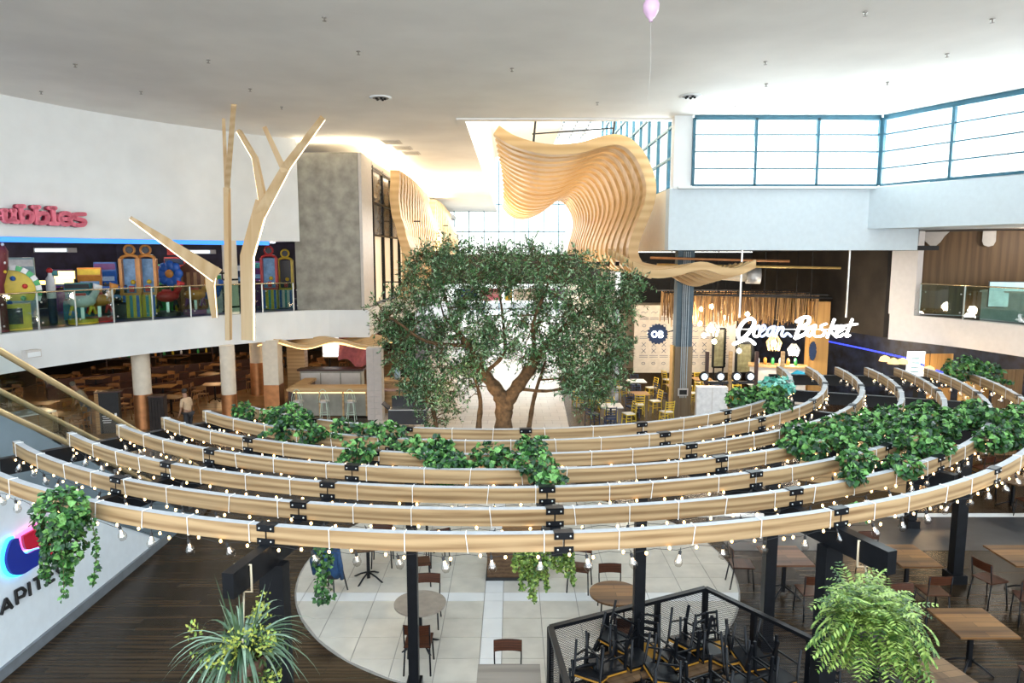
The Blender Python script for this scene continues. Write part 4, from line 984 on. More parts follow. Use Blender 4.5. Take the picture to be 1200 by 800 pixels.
def make_ladder(name, label, cat='chair', loc=(0, 0, 0), rz=0, seatm=None, frame=None, group=None):
    t = thing(name, label, cat, loc, rz, group); fr = frame or black
    MB().box((0, 0, .449), (.385, .385, .022)).obj('seat', seatm or MATS['mustard_pad'], t); MB().box((0, 0, .42), (.38, .38, .03)).obj('seat_frame', fr, t)
    for s in (-1, 1):
        MB().bar((s*.18, .17, .43), (s*.19, .19, 0), .032).obj('leg', fr, t)
        MB().tube([(s*.19, -.21, 0), (s*.18, -.18, .45), (s*.18, -.25, .88)], .018, 5).obj('rear_post', fr, t)
        MB().bar((s*.185, .18, .2), (s*.185, -.18, .2), .02).obj('stretcher', fr, t)
    for k in range(4): 
        z = .56 + k*.095; y = -.20 - .05*(z-.45)/.43*1.2
        MB().tube([(-.18, y, z), (0, y-.03, z), (.18, y, z)], .02, 4).obj('back_slat', fr, t)
    MB().bar((-.185, .17, .24), (.185, .17, .24), .02).obj('stretcher', fr, t)
    return t
M('mustard_pad', (.42, .20, .02), .5, var=.1)
def square_table(label, p, w, d, rz=0, top=None, group=None, name='square_table', h=.75):
    t = thing(name, label, 'table', (p[0], p[1], 0), rz, group)
    MB().box((0, 0, h-.015), (w, d, .03)).obj('tabletop', top or tablewood, t)
    MB().bar((0, 0, .05), (0, 0, h-.03), .06).obj('pedestal', black, t)
    for k in range(4):
        a = math.pi/4 + k*math.pi/2; MB().tube([(.03*math.cos(a), .03*math.sin(a), .16), (.18*math.cos(a), .18*math.sin(a), .10), (.33*math.cos(a), .33*math.sin(a), .012)], .018, 5).obj('foot', black, t)
    return t
def round_table(label, p, r, top=None, h=.75):
    t = thing('round_table', label, 'table', (p[0], p[1], 0), 0)
    MB().cyl((0, 0, h-.03), r, .03, 40).obj('tabletop', top or tablewood, t); MB().bar((0, 0, .05), (0, 0, h-.03), .05).obj('pedestal', black, t)
    for k in range(4):
        a = k*math.pi/2 + .6; MB().tube([(.03*math.cos(a), .03*math.sin(a), .16), (.33*math.cos(a), .33*math.sin(a), .012)], .018, 5).obj('foot', black, t)
    return t
ch0 = None
def chair(p, rz, label, group=None):
    global ch0
    if ch0 is None: ch0 = make_chair('cafe_chair', label, loc=(p[0], p[1], 0), rz=R(rz), group=group); return ch0
    return dup(ch0, (p[0], p[1], 0), R(rz), label, group)
# rz: chair faces +Y at 0 (backrest towards the viewer)
G1 = 'plywood cafe chairs under and around the pergola'
round_table('round grey topped cafe table on the stone island behind the thin left post', (-1.45, 10.45), .41, M('grey_stone_top', (.27, .23, .19), .35, var=.15, scale=9))
chair((-1.42, 11.12), 180, 'cafe chair at the far side of the grey round table', G1)
chair((-1.40, 9.88), 0, 'cafe chair at the near side of the grey round table', G1)
round_table('round pale wooden cafe table beside the thin right post', (1.68, 10.78), .42)
chair((1.72, 11.50), 180, 'cafe chair tucked behind the round wooden table', G1)
chair((1.72, 10.10), 8, 'cafe chair on the near side of the round wooden table, by the fence', G1)
tg = square_table('grey limed square table at the bottom edge of the picture', (-.04, 8.35), .83, .85, 0, tablegrey)
chair((-.06, 9.05), 180, 'cafe chair facing the grey limed table at the bottom edge', G1)
round_table('round table on the island mostly hidden behind the outermost ring', (-1.8, 14.2), .4); chair((-1.5, 13.5), 20, 'cafe chair further back below the central rings, left of centre', G1)
chair((-1.75, 12.6), 190, 'cafe chair with legs just showing under the ring left of centre', G1)
chair((1.25, 12.35), 165, 'dark cafe chair just under the outermost ring right of the fern', G1)
square_table('small square table behind the fern trails under the rings', (.2, 13.4), .8, .8)
bench = thing('low_cabinet', 'dark wooden low cabinet with black plinth under the centre of the rings', 'cabinet', (0.1, 12.95, 0)); MB().box((0, 0, .30), (1.15, .5, .5)).obj('body', tabledark, bench); MB().box((0, -.02, .03), (1.2, .5, .1)).obj('plinth', blackm, bench); MB().box((0, 0, .56), (1.18, .53, .025)).obj('top', tabledark, bench)
# right dining area
T1 = (6.87, 9.85)
square_table('square plank table nearest the bottom right corner', T1, .86, .84, 0)
chair((6.45, 10.75), 185, 'cafe chair behind the plank table nearest the bottom right', G1); chair((7.3, 9.0), -8, 'cafe chair in front of the plank table nearest the bottom right', G1)
square_table('square plank table right of the big fern and steel arm', (7.23, 12.2), .72, .95, 0)
chair((7.0, 12.95), 180, 'cafe chair behind the table seen past the right steel arm', G1); chair((7.25, 11.45), 0, 'cafe chair in front of the table seen past the right steel arm', G1)
square_table('square reddish table behind the slim post right of the stone island', (4.98, 12.2), .75, .85, 0, woodmat('reddish_table', (.22, .10, .05), (.11, .045, .022), .35, 'X', 1, planks=(3, .12), gap=.003))
chair((4.3, 12.5), -95, 'pale seated cafe chair left of the reddish table', G1); chair((5.15, 11.45), 0, 'cafe chair in front of the reddish table', G1)
square_table('long plank table cut by the right picture edge', (9.45, 12.2), 1.1, .9, 0)
chair((8.55, 11.9), -75, 'cafe chair at the left end of the table cut by the right edge', G1); chair((8.75, 11.2), -20, 'cafe chair turned away below the table cut by the right edge', G1)
square_table('small dark table corner peeping from behind the fern', (5.65, 8.6), .55, .6, R(12), tabledark); chair((6.1, 8.1), 40, 'reddish backed cafe chair at the lower right beside the fern', G1)
# ---- fenced waiter store with stacked chairs
mesh_m = bpy.data.materials.new('expanded_metal'); mesh_m.use_nodes = True; nt = mesh_m.node_tree; nt.nodes.clear()
o_ = nt.nodes.new('ShaderNodeOutputMaterial'); a_ = nt.nodes.new('ShaderNodeBsdfPrincipled'); a_.inputs['Base Color'].default_value = (.02, .02, .025, 1); b_ = nt.nodes.new('ShaderNodeBsdfTransparent'); mx_ = nt.nodes.new('ShaderNodeMixShader')
tc_ = nt.nodes.new('ShaderNodeTexCoord'); mp_ = nt.nodes.new('ShaderNodeMapping'); mp_.inputs['Scale'].default_value = (1, 1, 1)
w1 = nt.nodes.new('ShaderNodeTexWave'); w2 = nt.nodes.new('ShaderNodeTexWave')
for w_, rot in ((w1, 32), (w2, -32)):
    m_ = nt.nodes.new('ShaderNodeMapping'); m_.inputs['Rotation'].default_value = (0, 0, R(rot)); nt.links.new(tc_.outputs['UV'], m_.inputs[0]); nt.links.new(m_.outputs[0], w_.inputs['Vector']); w_.bands_direction = 'Y'; w_.inputs['Scale'].default_value = 11
mn = nt.nodes.new('ShaderNodeMath'); mn.operation = 'MAXIMUM'; nt.links.new(w1.outputs['Fac'], mn.inputs[0]); nt.links.new(w2.outputs['Fac'], mn.inputs[1])
gt = nt.nodes.new('ShaderNodeMath'); gt.operation = 'GREATER_THAN'; gt.inputs[1].default_value = .90; nt.links.new(mn.outputs[0], gt.inputs[0])
nt.links.new(gt.outputs[0], mx_.inputs[0]); nt.links.new(b_.outputs[0], mx_.inputs[1]); nt.links.new(a_.outputs[0], mx_.inputs[2]); nt.links.new(mx_.outputs[0], o_.inputs[0])
fp_ = [(.72, 7.2), (.53, 9.08), (2.98, 10.22), (4.5, 8.1), (4.9, 7.2)]
fn = thing('mesh_fence', 'black metal fence with expanded mesh panels around the stacked chairs', 'fence', (fp_[1][0], fp_[1][1], 0)); FO = Vector((fp_[1][0], fp_[1][1], 0))
for i in range(len(fp_)-1):
    a = Vector((*fp_[i], 0)) - FO; b = Vector((*fp_[i+1], 0)) - FO; L_ = (b-a).length; n = max(1, round(L_/1.0)); d = (b-a).normalized()
    MB().bar(a + Vector((0, 0, 1.1)), b + Vector((0, 0, 1.1)), .08, .05).obj('top_rail', black, fn); MB().bar(a + Vector((0, 0, .12)), b + Vector((0, 0, .12)), .04).obj('bottom_rail', black, fn)
    for k in range(n + (i == len(fp_)-2)):
        p = a + d*(L_*k/n); MB().box((p.x, p.y, .55), (.07, .07, 1.1), math.atan2(d.y, d.x)).obj('post', black, fn)
    for k in range(n):
        p = a + d*(L_*k/n + .04); q = a + d*(L_*(k+1)/n - .04); me = bpy.data.meshes.new('mesh_panel')
        me.from_pydata([(p.x, p.y, .14), (q.x, q.y, .14), (q.x, q.y, 1.07), (p.x, p.y, 1.07)], [], [(0, 1, 2, 3)]); uv = me.uv_layers.new(); w = (q-p).length; uv.data.foreach_set('uv', [0, 0, w, 0, w, .93, 0, .93]); me.materials.append(mesh_m)
        link('mesh_panel', me, fn)
lad = make_ladder('ladder_back_chair', 'black ladder back chair standing alone inside the fence at its right end', loc=(4.0, 8.2, 0), rz=R(170), group='ladder back chairs in the fenced corner')
GL = 'ladder back chairs in the fenced corner'
def upside(p, z, rz, label, tilt=0):
    o = dup(lad, (p[0], p[1], z), rz, label, GL); o.rotation_euler = (math.pi + tilt, 0, rz); return o
M('mustard_pad', (.60, .33, .04))
tt = [((1.45, 8.75), 'dark square table with upturned chairs, left one inside the fence'), ((2.45, 8.95), 'dark square table with upturned chairs in the middle of the fenced corner'), ((3.2, 8.35), 'dark square table with upturned chairs toward the right of the fence'), ((2.2, 7.9), 'dark square table with upturned chairs closest to the viewer inside the fence')]
k_ = 0
where = ['left table, left side', 'left table, right side', 'middle table, left side', 'middle table, right side', 'right table, left side', 'right table, right side', 'nearest table, left side', 'nearest table, right side']
for (p, lab) in tt:
    square_table(lab, p, .7, .7, R(25), tabledark)
    for s in (-1, 1):
        upside((p[0]+s*.2, p[1]+.08*s), .75+.472, R(205 if s > 0 else 25), 'upturned black ladder back chair on the fenced ' + where[k_], 0); k_ += 1
for i, (p, rz) in enumerate((((1.0, 8.3), 200), ((1.9, 9.4), 170), ((2.9, 9.45), 200), ((1.2, 7.7), 250))):
    dup(lad, (p[0], p[1], 0), R(rz), ['black ladder back chair by the left fence corner', 'black ladder back chair between the fence and the middle table', 'black ladder back chair in the far corner of the fence', 'black ladder back chair nearest the viewer by the left fence rail'][i], GL)
    dup(lad, (p[0]+.03, p[1], .12), R(rz), ['second chair stacked on the one by the left fence corner', 'second chair stacked between the fence and the middle table', 'second chair stacked in the far corner of the fence', 'second chair stacked nearest the viewer by the left fence rail'][i], GL)
for i, (p, z, rz, lab) in enumerate((((1.55, 9.1), 1.30, 60, 'second layer upturned chair over the left fenced table'), ((2.5, 9.15), 1.30, 130, 'second layer upturned chair over the middle fenced table'), ((3.2, 8.6), 1.30, 15, 'second layer upturned chair over the right fenced table'), ((2.05, 8.5), 1.22, 100, 'upturned chair wedged between the left and middle fenced tables'), ((2.85, 8.9), 1.24, 200, 'upturned chair wedged between the middle and right fenced tables'), ((1.1, 8.6), 1.2, 150, 'upturned chair near the left fence corner'))):
    upside(p, z, R(rz), lab, .25)
bluetop = woodmat('blue_painted_planks', (.16, .42, .72), (.08, .28, .55), .4, 'X', 1, planks=(3, .16), gap=.003)
square_table('bright blue painted table at the bottom edge beside the fern', (3.42, 7.35), .62, .6, R(35), bluetop)
# ---- tub chair with a blue jacket beside the left pier
tub = thing('tub_chair', 'black tub chair with blue jacket over its back, under the rings at left', 'chair', (-3.32, 12.2, 0), R(-20)); tub.scale = (.85, .85, 1)
m_ = MB(); n = 14; vs = []
for i in range(n+1):
    a = R(200) + R(140)*i/n*1.0 + R(0); 
    for rr, z in ((.27, .42), (.31, .82), (.28, .82), (.24, .42)): vs.append((rr*math.cos(a), rr*math.sin(a), z - .12*abs(i-n/2)/n))
m_.add(vs, [(i*4+j, i*4+4+j, i*4+4+(j+1) % 4, i*4+(j+1) % 4) for i in range(n) for j in range(4)] + [(0, 1, 2, 3), (n*4+3, n*4+2, n*4+1, n*4)], 0, True).obj('backrest', blackm, tub)
MB().cyl((0, 0, .40), .26, .06, 20).obj('seat', blackm, tub)
for sx in (-1, 1):
    for sy in (-1, 1): MB().bar((sx*.18, sy*.18, .41), (sx*.25, sy*.25, 0), .03).obj('leg', blackm, tub)
jk = thing('jacket', 'dark blue jacket hung over the black tub chair under the rings', 'jacket', (-3.32, 12.2, .5), R(-20)); jk.scale = (.82, .82, 1); jb = MB(); vs = []
fabric_b = M('blue_jacket_cloth', (.008, .04, .11), .75, var=.6, scale=9, bump=.5)
n = 16
for i in range(n+1):
    a = R(195) + R(150)*i/n
    for r_, z in ((.26, .36), (.30, .42), (.335, .34), (.35, .10), (.37 + .02*math.sin(i*1.9), -.12)): vs.append((r_*math.cos(a), r_*math.sin(a), z + .03*math.sin(i*1.3) + .16*math.sin(math.pi*i/n)))
jb.add(vs, [(i*5+j, i*5+5+j, i*5+6+j, i*5+1+j) for i in range(n) for j in range(4)], 0, True)
jo = jb.obj('cloth', fabric_b, jk); so_ = jo.modifiers.new('thick', 'SOLIDIFY'); so_.thickness = .02
for s in (-1, 1): MB().tube([(s*.27, -.12, .42), (s*.37, -.16, .15), (s*.36, -.10, -.12)], [.06, .055, .045], 8).obj('sleeve', fabric_b, jk)
square_table('dark pedestal table between the tub chair and the island edge', (-2.75, 12.75), .7, .7, R(20), tabledark)
chair((-2.6, 13.4), 185, 'dark cafe chair behind the tub chair with the jacket', G1)
ivy('trailing ivy beside the tub chair, hanging from the rings above', [(aty(378, 655, 8.6), (.12, .1, .25), 70), (aty(379, 690, 8.6), (.13, .1, .22), 70)], [([aty(372, 640, 8.6), aty(380, 670, 8.6), aty(376, 706, 8.6)], 10)], .07, 41)
# ================================================================ INTERIORS
def col(n, c, **k): return M(n, c, k.pop('rough', .4), **k)
red = col('toy_red', (.55, .03, .03)); yel = col('toy_yellow', (.75, .55, .04)); grn = col('toy_green', (.05, .40, .12)); blu = col('toy_blue', (.03, .14, .55)); wht = col('toy_white', (.8, .8, .8)); drk = col('toy_dark', (.02, .02, .025))
org = col('toy_orange', (.70, .28, .05)); tl = col('toy_teal', (.05, .30, .35)); prp = col('toy_purple', (.18, .05, .25))
glow = col('warm_game_light', (1, .75, .3), emit=3.0, ecol=(1, .66, .2), var=0); glow2 = col('cool_game_light', (.7, .85, 1), emit=1.6, var=0); scr = col('screen_glow', (.08, .15, .25), emit=.12, ecol=(.2, .45, .8), var=.6, scale=5)
def at_up(x, y): return atz(x, y, UP)
def pump(x, Y, label, c1, stripes=True, s=1.0):
    p = aty(x, 300, Y); p.z = UP - .02; t = thing('game_cabinet', label, 'arcade game', p, math.atan2(-p.x, p.y)*.6)
    MB().box((0, 0, .42*s), (.62*s, .5*s, .84*s)).obj('base', wht if not stripes else yel, t)
    for k in range(3): MB().box(((-.22+k*.22)*s, -.255*s, .42*s), (.1*s, .015, .8*s)).obj('stripe', blu if k % 2 == 0 else tl, t)
    for sx in (-1, 1): MB().box((sx*.30*s, 0, 1.5*s), (.10*s, .4*s, 1.32*s)).obj('side_post', c1, t)
    MB().box((0, .12*s, 1.5*s), (.52*s, .05, 1.3*s)).obj('display_back', scr if stripes else drk, t); MB().box((0, -.2*s, .87*s), (.7*s, .12*s, .09*s)).obj('lower_frame', c1, t)
    m = MB(); m.tube([(.30*s*math.cos(a*math.pi/8), -.02, 2.14*s + .14*s*math.sin(a*math.pi/8)) for a in range(9)], .06*s, 6); m.obj('arched_top', c1, t)
    m = MB(); m.tube([(.17*s*math.cos(a*math.pi/8), -.02, 2.48*s + .17*s*math.sin(a*math.pi/8)) for a in range(16)], .045*s, 6, closed=True); m.obj('round_marquee', c1, t)
    MB().box((0, .0, 2.48*s), (.20*s, .05, .20*s), M=Matrix.Rotation(R(45), 3, 'Y')).obj('marquee_face', drk, t)
    MB().box((0, .02, 1.05*s), (.16*s, .16*s, .22*s)).obj('toy', red, t); MB().ball((.05, .02, 1.3*s), .09*s, 8).obj('toy', yel, t)
    return t
pump(152, 25.9, 'tall rounded game cabinet with orange frame, left of the twin pair', org); pump(171, 26.3, 'tall rounded game cabinet with orange frame, right of the twin pair', org)
pump(315, 30.0, 'tall red framed game cabinet with yellow and blue striped base by the concrete pier', red); pump(334, 30.8, 'slim ochre game cabinet behind the red framed one', yel, False, .95)
# wheel game at the far left
p = aty(14, 350, 21.6); p.z = UP-.02; wg = thing('wheel_game', 'green and white rimmed wheel game on a yellow cabinet at the far left', 'arcade game', p, R(35))
for k in range(18):
    a = R(-20 + k*13); MB().box((.62*math.cos(a), -.02, 1.05 + .62*math.sin(a)), (.13, .34, .13), M=Matrix.Rotation(-a, 3, 'Y')).obj('rim_block', grn if k % 2 else wht, wg)
MB().slab([(.55*math.cos(R(a)), 1.05+.55*math.sin(R(a))) for a in range(-30, 211, 20)], (0, .06, 0), (1, 0, 0), (0, 0, 1), .1).obj('face', yel, wg)
for k in range(6): a = R(k*60+20); MB().ball((.33*math.cos(a), -.07, 1.05+.33*math.sin(a)), .07, 6).obj('bulb', (red, blu, grn)[k % 3], wg)
MB().box((0, 0, .35), (.8, .6, .7)).obj('cabinet', yel, wg); MB().box((0, -.31, .38), (.42, .02, .42)).obj('hatch', drk, wg)
wg.scale = (1.15,)*3
p = aty(-3, 330, 21.0); p.z = UP-.02; o = thing('marquee_totem', 'dark red spotted totem at the left picture edge', 'arcade game', p); MB().lathe([(.2, 0), (.16, 1.4), (.3, 1.9), (.34, 2.4), (.2, 2.75), (.001, 2.8)], 14).obj('body', col('totem_red', (.16, .02, .03)), o)
for k in range(10): MB().ball((.28*math.cos(k*2.1), -.3*abs(math.sin(k*2.1))-.03, 1.8+.09*k), .05, 6).obj('spot', (yel, wht)[k % 2], o)
def cabinet(x, Y, label, c1, c2, h=1.8, w=.75, kind=0):
    p = aty(x, 300, Y); p.z = UP-.02; t = thing('arcade_machine', label, 'arcade game', p, math.atan2(-p.x, p.y)*.6 + .2*math.sin(x))
    MB().slab([(-.4, 0), (.4, 0), (.4, h), (-.05, h), (-.12, h*.82), (.0, h*.62), (-.35, h*.48), (-.4, h*.42)], (-w/2, 0, 0), (0, 1, 0), (0, 0, 1), w).obj('body', c1, t)
    MB().box((0, -.03, h*.72), (w*.82, .03, h*.22), M=Matrix.Rotation(R(-18), 3, 'X')).obj('screen', scr, t); MB().box((0, -.12, h*.91), (w*.95, .03, h*.12)).obj('marquee', c2, t)
    MB().box((0, -.24, h*.55), (w*.9, .3, .04)).obj('control_panel', drk, t)
    for k in range(3): MB().ball((-.2+k*.2, -.26, h*.55+.04), .035, 6).obj('button', (red, yel, wht)[k], t)
    return t
cabinet(20, 26, 'pale blue arched game machine behind the green wheel game', col('pale_blue', (.35, .5, .55)), wht, 2.2, 1.0)
names = ['purple', 'teal', 'orange', 'blue', 'dark', 'green', 'red', 'yellow', 'white', 'navy']
mats_ = [prp, tl, org, blu, drk, grn, red, yel, wht, navy]
for i, (x, Y, h) in enumerate(((70, 29, 1.7), (88, 25.2, 1.3), (103, 27.5, 1.8), (122, 29, 2.0), (132, 25.8, 1.2), (186, 29.5, 1.9), (204, 31, 2.2), (233, 30.5, 2.0), (246, 29.2, 1.5), (283, 30.5, 1.9), (300, 32, 2.0))):
    cabinet(x, Y, '%s arcade machine, %s' % (names[i % 10] if i < 10 else 'second purple', ['behind the yellow lit sign', 'in front of the sign light', 'beside the toy rides', 'with tall back left of the twin cabinets', 'low, just left of the twin cabinets', 'just right of the twin cabinets', 'behind the blue flower', 'left of the slim timber poles', 'behind the cranked timber arm', 'between the column and timber trunk', 'behind the timber trunk'][i]), mats_[i % 10], mats_[(i*3+1) % 10], h, .8)
# flower
p = aty(199, 320, 27.6); fl = thing('flower_sign', 'big blue flower with orange centre standing in the games hall', 'decoration', (p.x, p.y, UP-.02)); dz = p.z-UP
for k in range(8): a = k*math.pi/4; MB().ball((.33*math.cos(a), 0, dz+.33*math.sin(a)), .2, 8, sy=.35).obj('petal', blu, fl)
MB().ball((0, -.06, dz), .17, 10, sy=.5).obj('centre', org, fl); MB().bar((0, .05, 0), (0, .05, dz), .06).obj('stem', grn, fl)
# toy rides, striped booth, bottle
def ride(x, Y, label, c1, c2):
    p = aty(x, 300, Y); t = thing('toy_ride', label, 'toy ride', (p.x, p.y, UP-.02), R(30)); MB().cyl((0, 0, 0), .45, .16, 20).obj('base', c1, t); MB().bar((0, 0, .1), (0, 0, .55), .1).obj('pole', steel, t)
    MB().ball((0, 0, .75), .28, 12, sx=1.5, sz=.8).obj('body', c2, t); MB().tube([(.3, 0, .85), (.45, 0, 1.1), (.42, 0, 1.25), (.62, 0, 1.2)], [.13, .10, .12, .06], 8).obj('head', c2, t)
    for s in (-1, 1):
        for q in (-.28, .28): MB().tube([(q, s*.12, .6), (q+.1*s, s*.14, .3)], [.06, .04], 6).obj('leg', c1, t)
    MB().box((-.02, 0, .98), (.3, .26, .08)).obj('saddle', red, t)
ride(92, 23.6, 'orange and white horse ride nearest the glass balustrade', yel, wht); ride(112, 24.3, 'brown horse ride beside the white one', red, org); ride(193, 26.4, 'small red toy ride below the blue flower', drk, red); ride(226, 27.6, 'small purple toy ride left of the cranked timber arm', prp, org); ride(243, 28.0, 'blue and white toy ride under the cranked timber arm', wht, blu)
p = aty(226, 300, 28.6); bo_ = thing('striped_booth', 'brown striped booth with yellow edge in the games hall', 'booth', (p.x, p.y, UP-.02))
for k in range(8): MB().box((-.5+k*.14, 0, .8), (.13, .7, 1.6)).obj('panel', (col('booth_brown', (.16, .06, .03)), col('booth_tan', (.40, .22, .10)))[k % 2], bo_)
MB().slab([(-.6, 1.6), (.55, 1.6), (0, 2.1)], (0, .35, 0), (1, 0, 0), (0, 0, 1), .7).obj('roof', col('booth_brown', (.16, .06, .03)), bo_); MB().box((-.62, -.2, .95), (.12, .3, 1.9)).obj('edge_post', yel, bo_)
p = aty(59, 330, 23.6); bt_ = thing('bottle_dispenser', 'tall white and blue bottle shaped dispenser behind the glass at left', 'dispenser', (p.x, p.y, UP-.02)); MB().cyl((0, 0, 0), .13, .85, 14).obj('stand', navy, bt_); MB().lathe([(.14, .85), (.14, 1.5), (.06, 1.62), (.06, 1.7)], 14).obj('bottle', wht, bt_); MB().ball((0, 0, 1.78), .1, 8).obj('cap', red, bt_)
for i, (x0, x1, y, Y, c, lab) in enumerate(((45, 85, 293, 25, wht, 'long white box light under the dark games hall ceiling at left'), (224, 250, 295, 28, wht, 'short white box light under the games hall ceiling by the poles'))):
    a = aty(x0, y, Y); b = aty(x1, y, Y); l_ = thing('box_light', lab, 'light', (a+b)/2, math.atan2((b-a).y, (b-a).x)); MB().box((0, 0, 0), ((b-a).length, .5, .16)).obj('housing', greyplast, l_); MB().box((0, -.26, 0), ((b-a).length*.9, .02, .09)).obj('tube', glow2, l_)
for i, (x, y, w, Y) in enumerate(((50, 331, .8, 27), (75, 328, .7, 27), (78, 322, .6, 27))):
    q = aty(x, y, Y); s = thing('lit_panel', ['low yellow glowing sign strip behind the bottle dispenser', 'square yellow glowing panel right of the bottle dispenser', 'upper yellow glowing panel right of the bottle dispenser'][i], 'sign', q); MB().box((0, 0, 0), (w, .06, .14 if i == 0 else .3)).obj('face', glow, s); MB().box((0, .06, 0), (w+.08, .06, .2 if i == 0 else .36)).obj('case', drk, s)
p = aty(205, 292, 31.5); rp2 = thing('red_banner', 'red square hanging panel in the dark games hall', 'sign', p); MB().box((0, 0, 0), (.7, .05, .5)).obj('face', red, rp2)
for i, (x, Y) in enumerate(((30, 27), (110, 27), (180, 29), (240, 31), (320, 31.5))):
    q = aty(x, 300, Y); lamp('games_lamp', 'POINT', (q.x, q.y, 6.4), 34, (1, .85, .7), .25)
    d = thing('games_downlight', 'recessed light in the dark blue games hall ceiling, number %s from the left' % ['one', 'two', 'three', 'four', 'five'][i], 'light', (q.x, q.y, 6.74), 0, 'games hall downlights'); MB().cyl((0, 0, -.05), .12, .05, 12).obj('housing', glow2, d)
# ---- restaurant under the left balcony
rest = []; rngr = random.Random(77)
CH = make_chair('dining_chair', 'brown dining chair near the curved slab edge at far left', wood=woodmat('warm_chair_wood', (.28, .13, .045), (.15, .065, .02), .5, 'X', 2), legs=woodmat('warm_chair_frame', (.34, .17, .07), (.2, .1, .04), .5, 'Z', 2), loc=(-17, 24.5, 0), rz=.3, group='dining chairs in the dim left restaurant')
tabw = woodmat('amber_table', (.34, .19, .075), (.22, .11, .04), .35, 'X', 1)
spots = [(-15.6, 23.6), (-17.4, 25.4), (-15.3, 26.0), (-13.2, 26.6), (-17.0, 28.2), (-14.6, 28.8), (-12.6, 29.2), (-18.6, 30.8), (-16.2, 31.4), (-13.8, 31.8), (-11.6, 32.0), (-19.4, 33.6), (-17.0, 34.2), (-14.6, 34.6), (-12.2, 34.8), (-18.0, 37), (-15.2, 37.6), (-12.4, 37.8), (-21, 28), (-20.5, 31.2), (-10.0, 34.5), (-9.8, 37.2)]
rows = ['front', 'second', 'third', 'fourth', 'fifth', 'rear']
seen_ = set()
for i, (x, y) in enumerate(spots):
    row = rows[min(5, int((y-23)/2.6))]; side = 'far left' if x < -17.5 else 'left' if x < -15 else 'middle' if x < -12.8 else 'right'
    t = square_table('amber dining table in the %s row, %s part of left restaurant' % (row, side), (x, y), .95, .75, rngr.uniform(-.2, .2), tabw, 'tables in the left restaurant', 'dining_table')
    far_ = ', farther table' if (row, side) in seen_ else ''; seen_.add((row, side)); t['label'] = t['label'] + far_
    for k, (dx, dy, rz) in enumerate(((-.25, -.62, 0), (.25, .62, 180), (.75, 0, 90), (-.75, 0, -90))):
        if rngr.random() < .22: continue
        dup(CH, (x+dx, y+dy, 0), R(rz + rngr.uniform(-15, 15)), 'brown chair at %s of the %s row table, %s left restaurant' .replace('left restaurant', 'left restaurant' + far_) % (['near', 'far', 'right', 'left'][k] + (' edge' if k < 2 else ' end'), row, side), 'dining chairs in the dim left restaurant')
boothm = M('brown_leather', (.045, .014, .008), .45, var=.2)
for i, (a, b) in enumerate((((-15.8, 27.3), (-12.0, 32.8)), ((-17.5, 33), (-12.8, 36.2)), ((-20, 29.6), (-16.5, 32.6)))):
    A = Vector((*a, 0)); B = Vector((*b, 0)); t = thing('booth_seat', ['long brown leather bench running diagonally behind the copper column', 'brown leather bench along the rear of the left restaurant', 'brown leather bench at the far left of the restaurant'][i], 'bench', A); D = B-A
    MB().bar((0, 0, .22), D + Vector((0, 0, .22)), .5, .44).obj('seat', boothm, t); nrm = Vector((D.y, -D.x, 0)).normalized()*-.25; MB().bar(nrm + Vector((0, 0, .4)), D + nrm + Vector((0, 0, .4)), .1, .8).obj('backrest', boothm, t)
for i, (x, y) in enumerate(((-16, 26), (-14, 29), (-17, 31), (-12.5, 31), (-15, 35), (-11, 35), (-9.5, 31), (-19.5, 29))):
    lamp('restaurant_lamp', 'POINT', (x, y, 2.45), 42, WARM, .12)
    d = thing('pendant_lamp', 'small warm pendant lamp in the left restaurant, %s' % ['front left', 'front middle', 'second row left', 'second row right', 'rear middle', 'rear right', 'near the bar', 'far left'][i], 'lamp', (x, y, 2.9), 0, 'pendants in the left restaurant'); MB().bar((0, 0, 0), (0, 0, -.2), .012).obj('cable', blackm, d); MB().lathe([(.04, -.18), (.13, -.34), (.12, -.34), (.035, -.19)], 12).obj('shade', copper, d)
# stairs of shelves at the rear, with bottles
sh_ = thing('bottle_shelf', 'dark timber back shelf with rows of jars at the rear of the left restaurant', 'shelf', (-18.5, 36.5, 0), R(30)); 
for z in (.9, 1.35, 1.8, 2.25): MB().box((0, 0, z), (5, .35, .04)).obj('board', boothm, sh_)
for x in (-2.5, 0, 2.5): MB().box((x, 0, 1.2), (.06, .36, 2.3)).obj('upright', boothm, sh_)
mshr = Matrix.Rotation(R(30), 3, 'Z'); jarm = [MB().lathe([(.001, 0), (.06, 0), (.06, .14), (.03, .19), (.03, .24), (.001, .24)], 8).mesh('jar', m) for m in (org, wht, yel, grn)]
for z in (.92, 1.37, 1.82):
    for k in range(12):
        q = Vector((-18.5, 36.5, 0)) + mshr @ Vector((-2.3+k*.41, 0, z)); link('jar', jarm[(k*7+int(z*10)) % 4], None, q, 0, '%s jar on the %s board of the rear shelf, %s from its left end' % (['orange', 'white', 'yellow', 'green'][(k*7+int(z*10)) % 4], {9:'lower', 13:'middle', 18:'upper'}[int(z*10)], ['first','second','third','fourth','fifth','sixth','seventh','eighth','ninth','tenth','eleventh','twelfth'][k]), 'jar', 'jars on the rear shelf, ' + ['orange', 'white', 'yellow', 'green'][(k*7+int(z*10)) % 4])
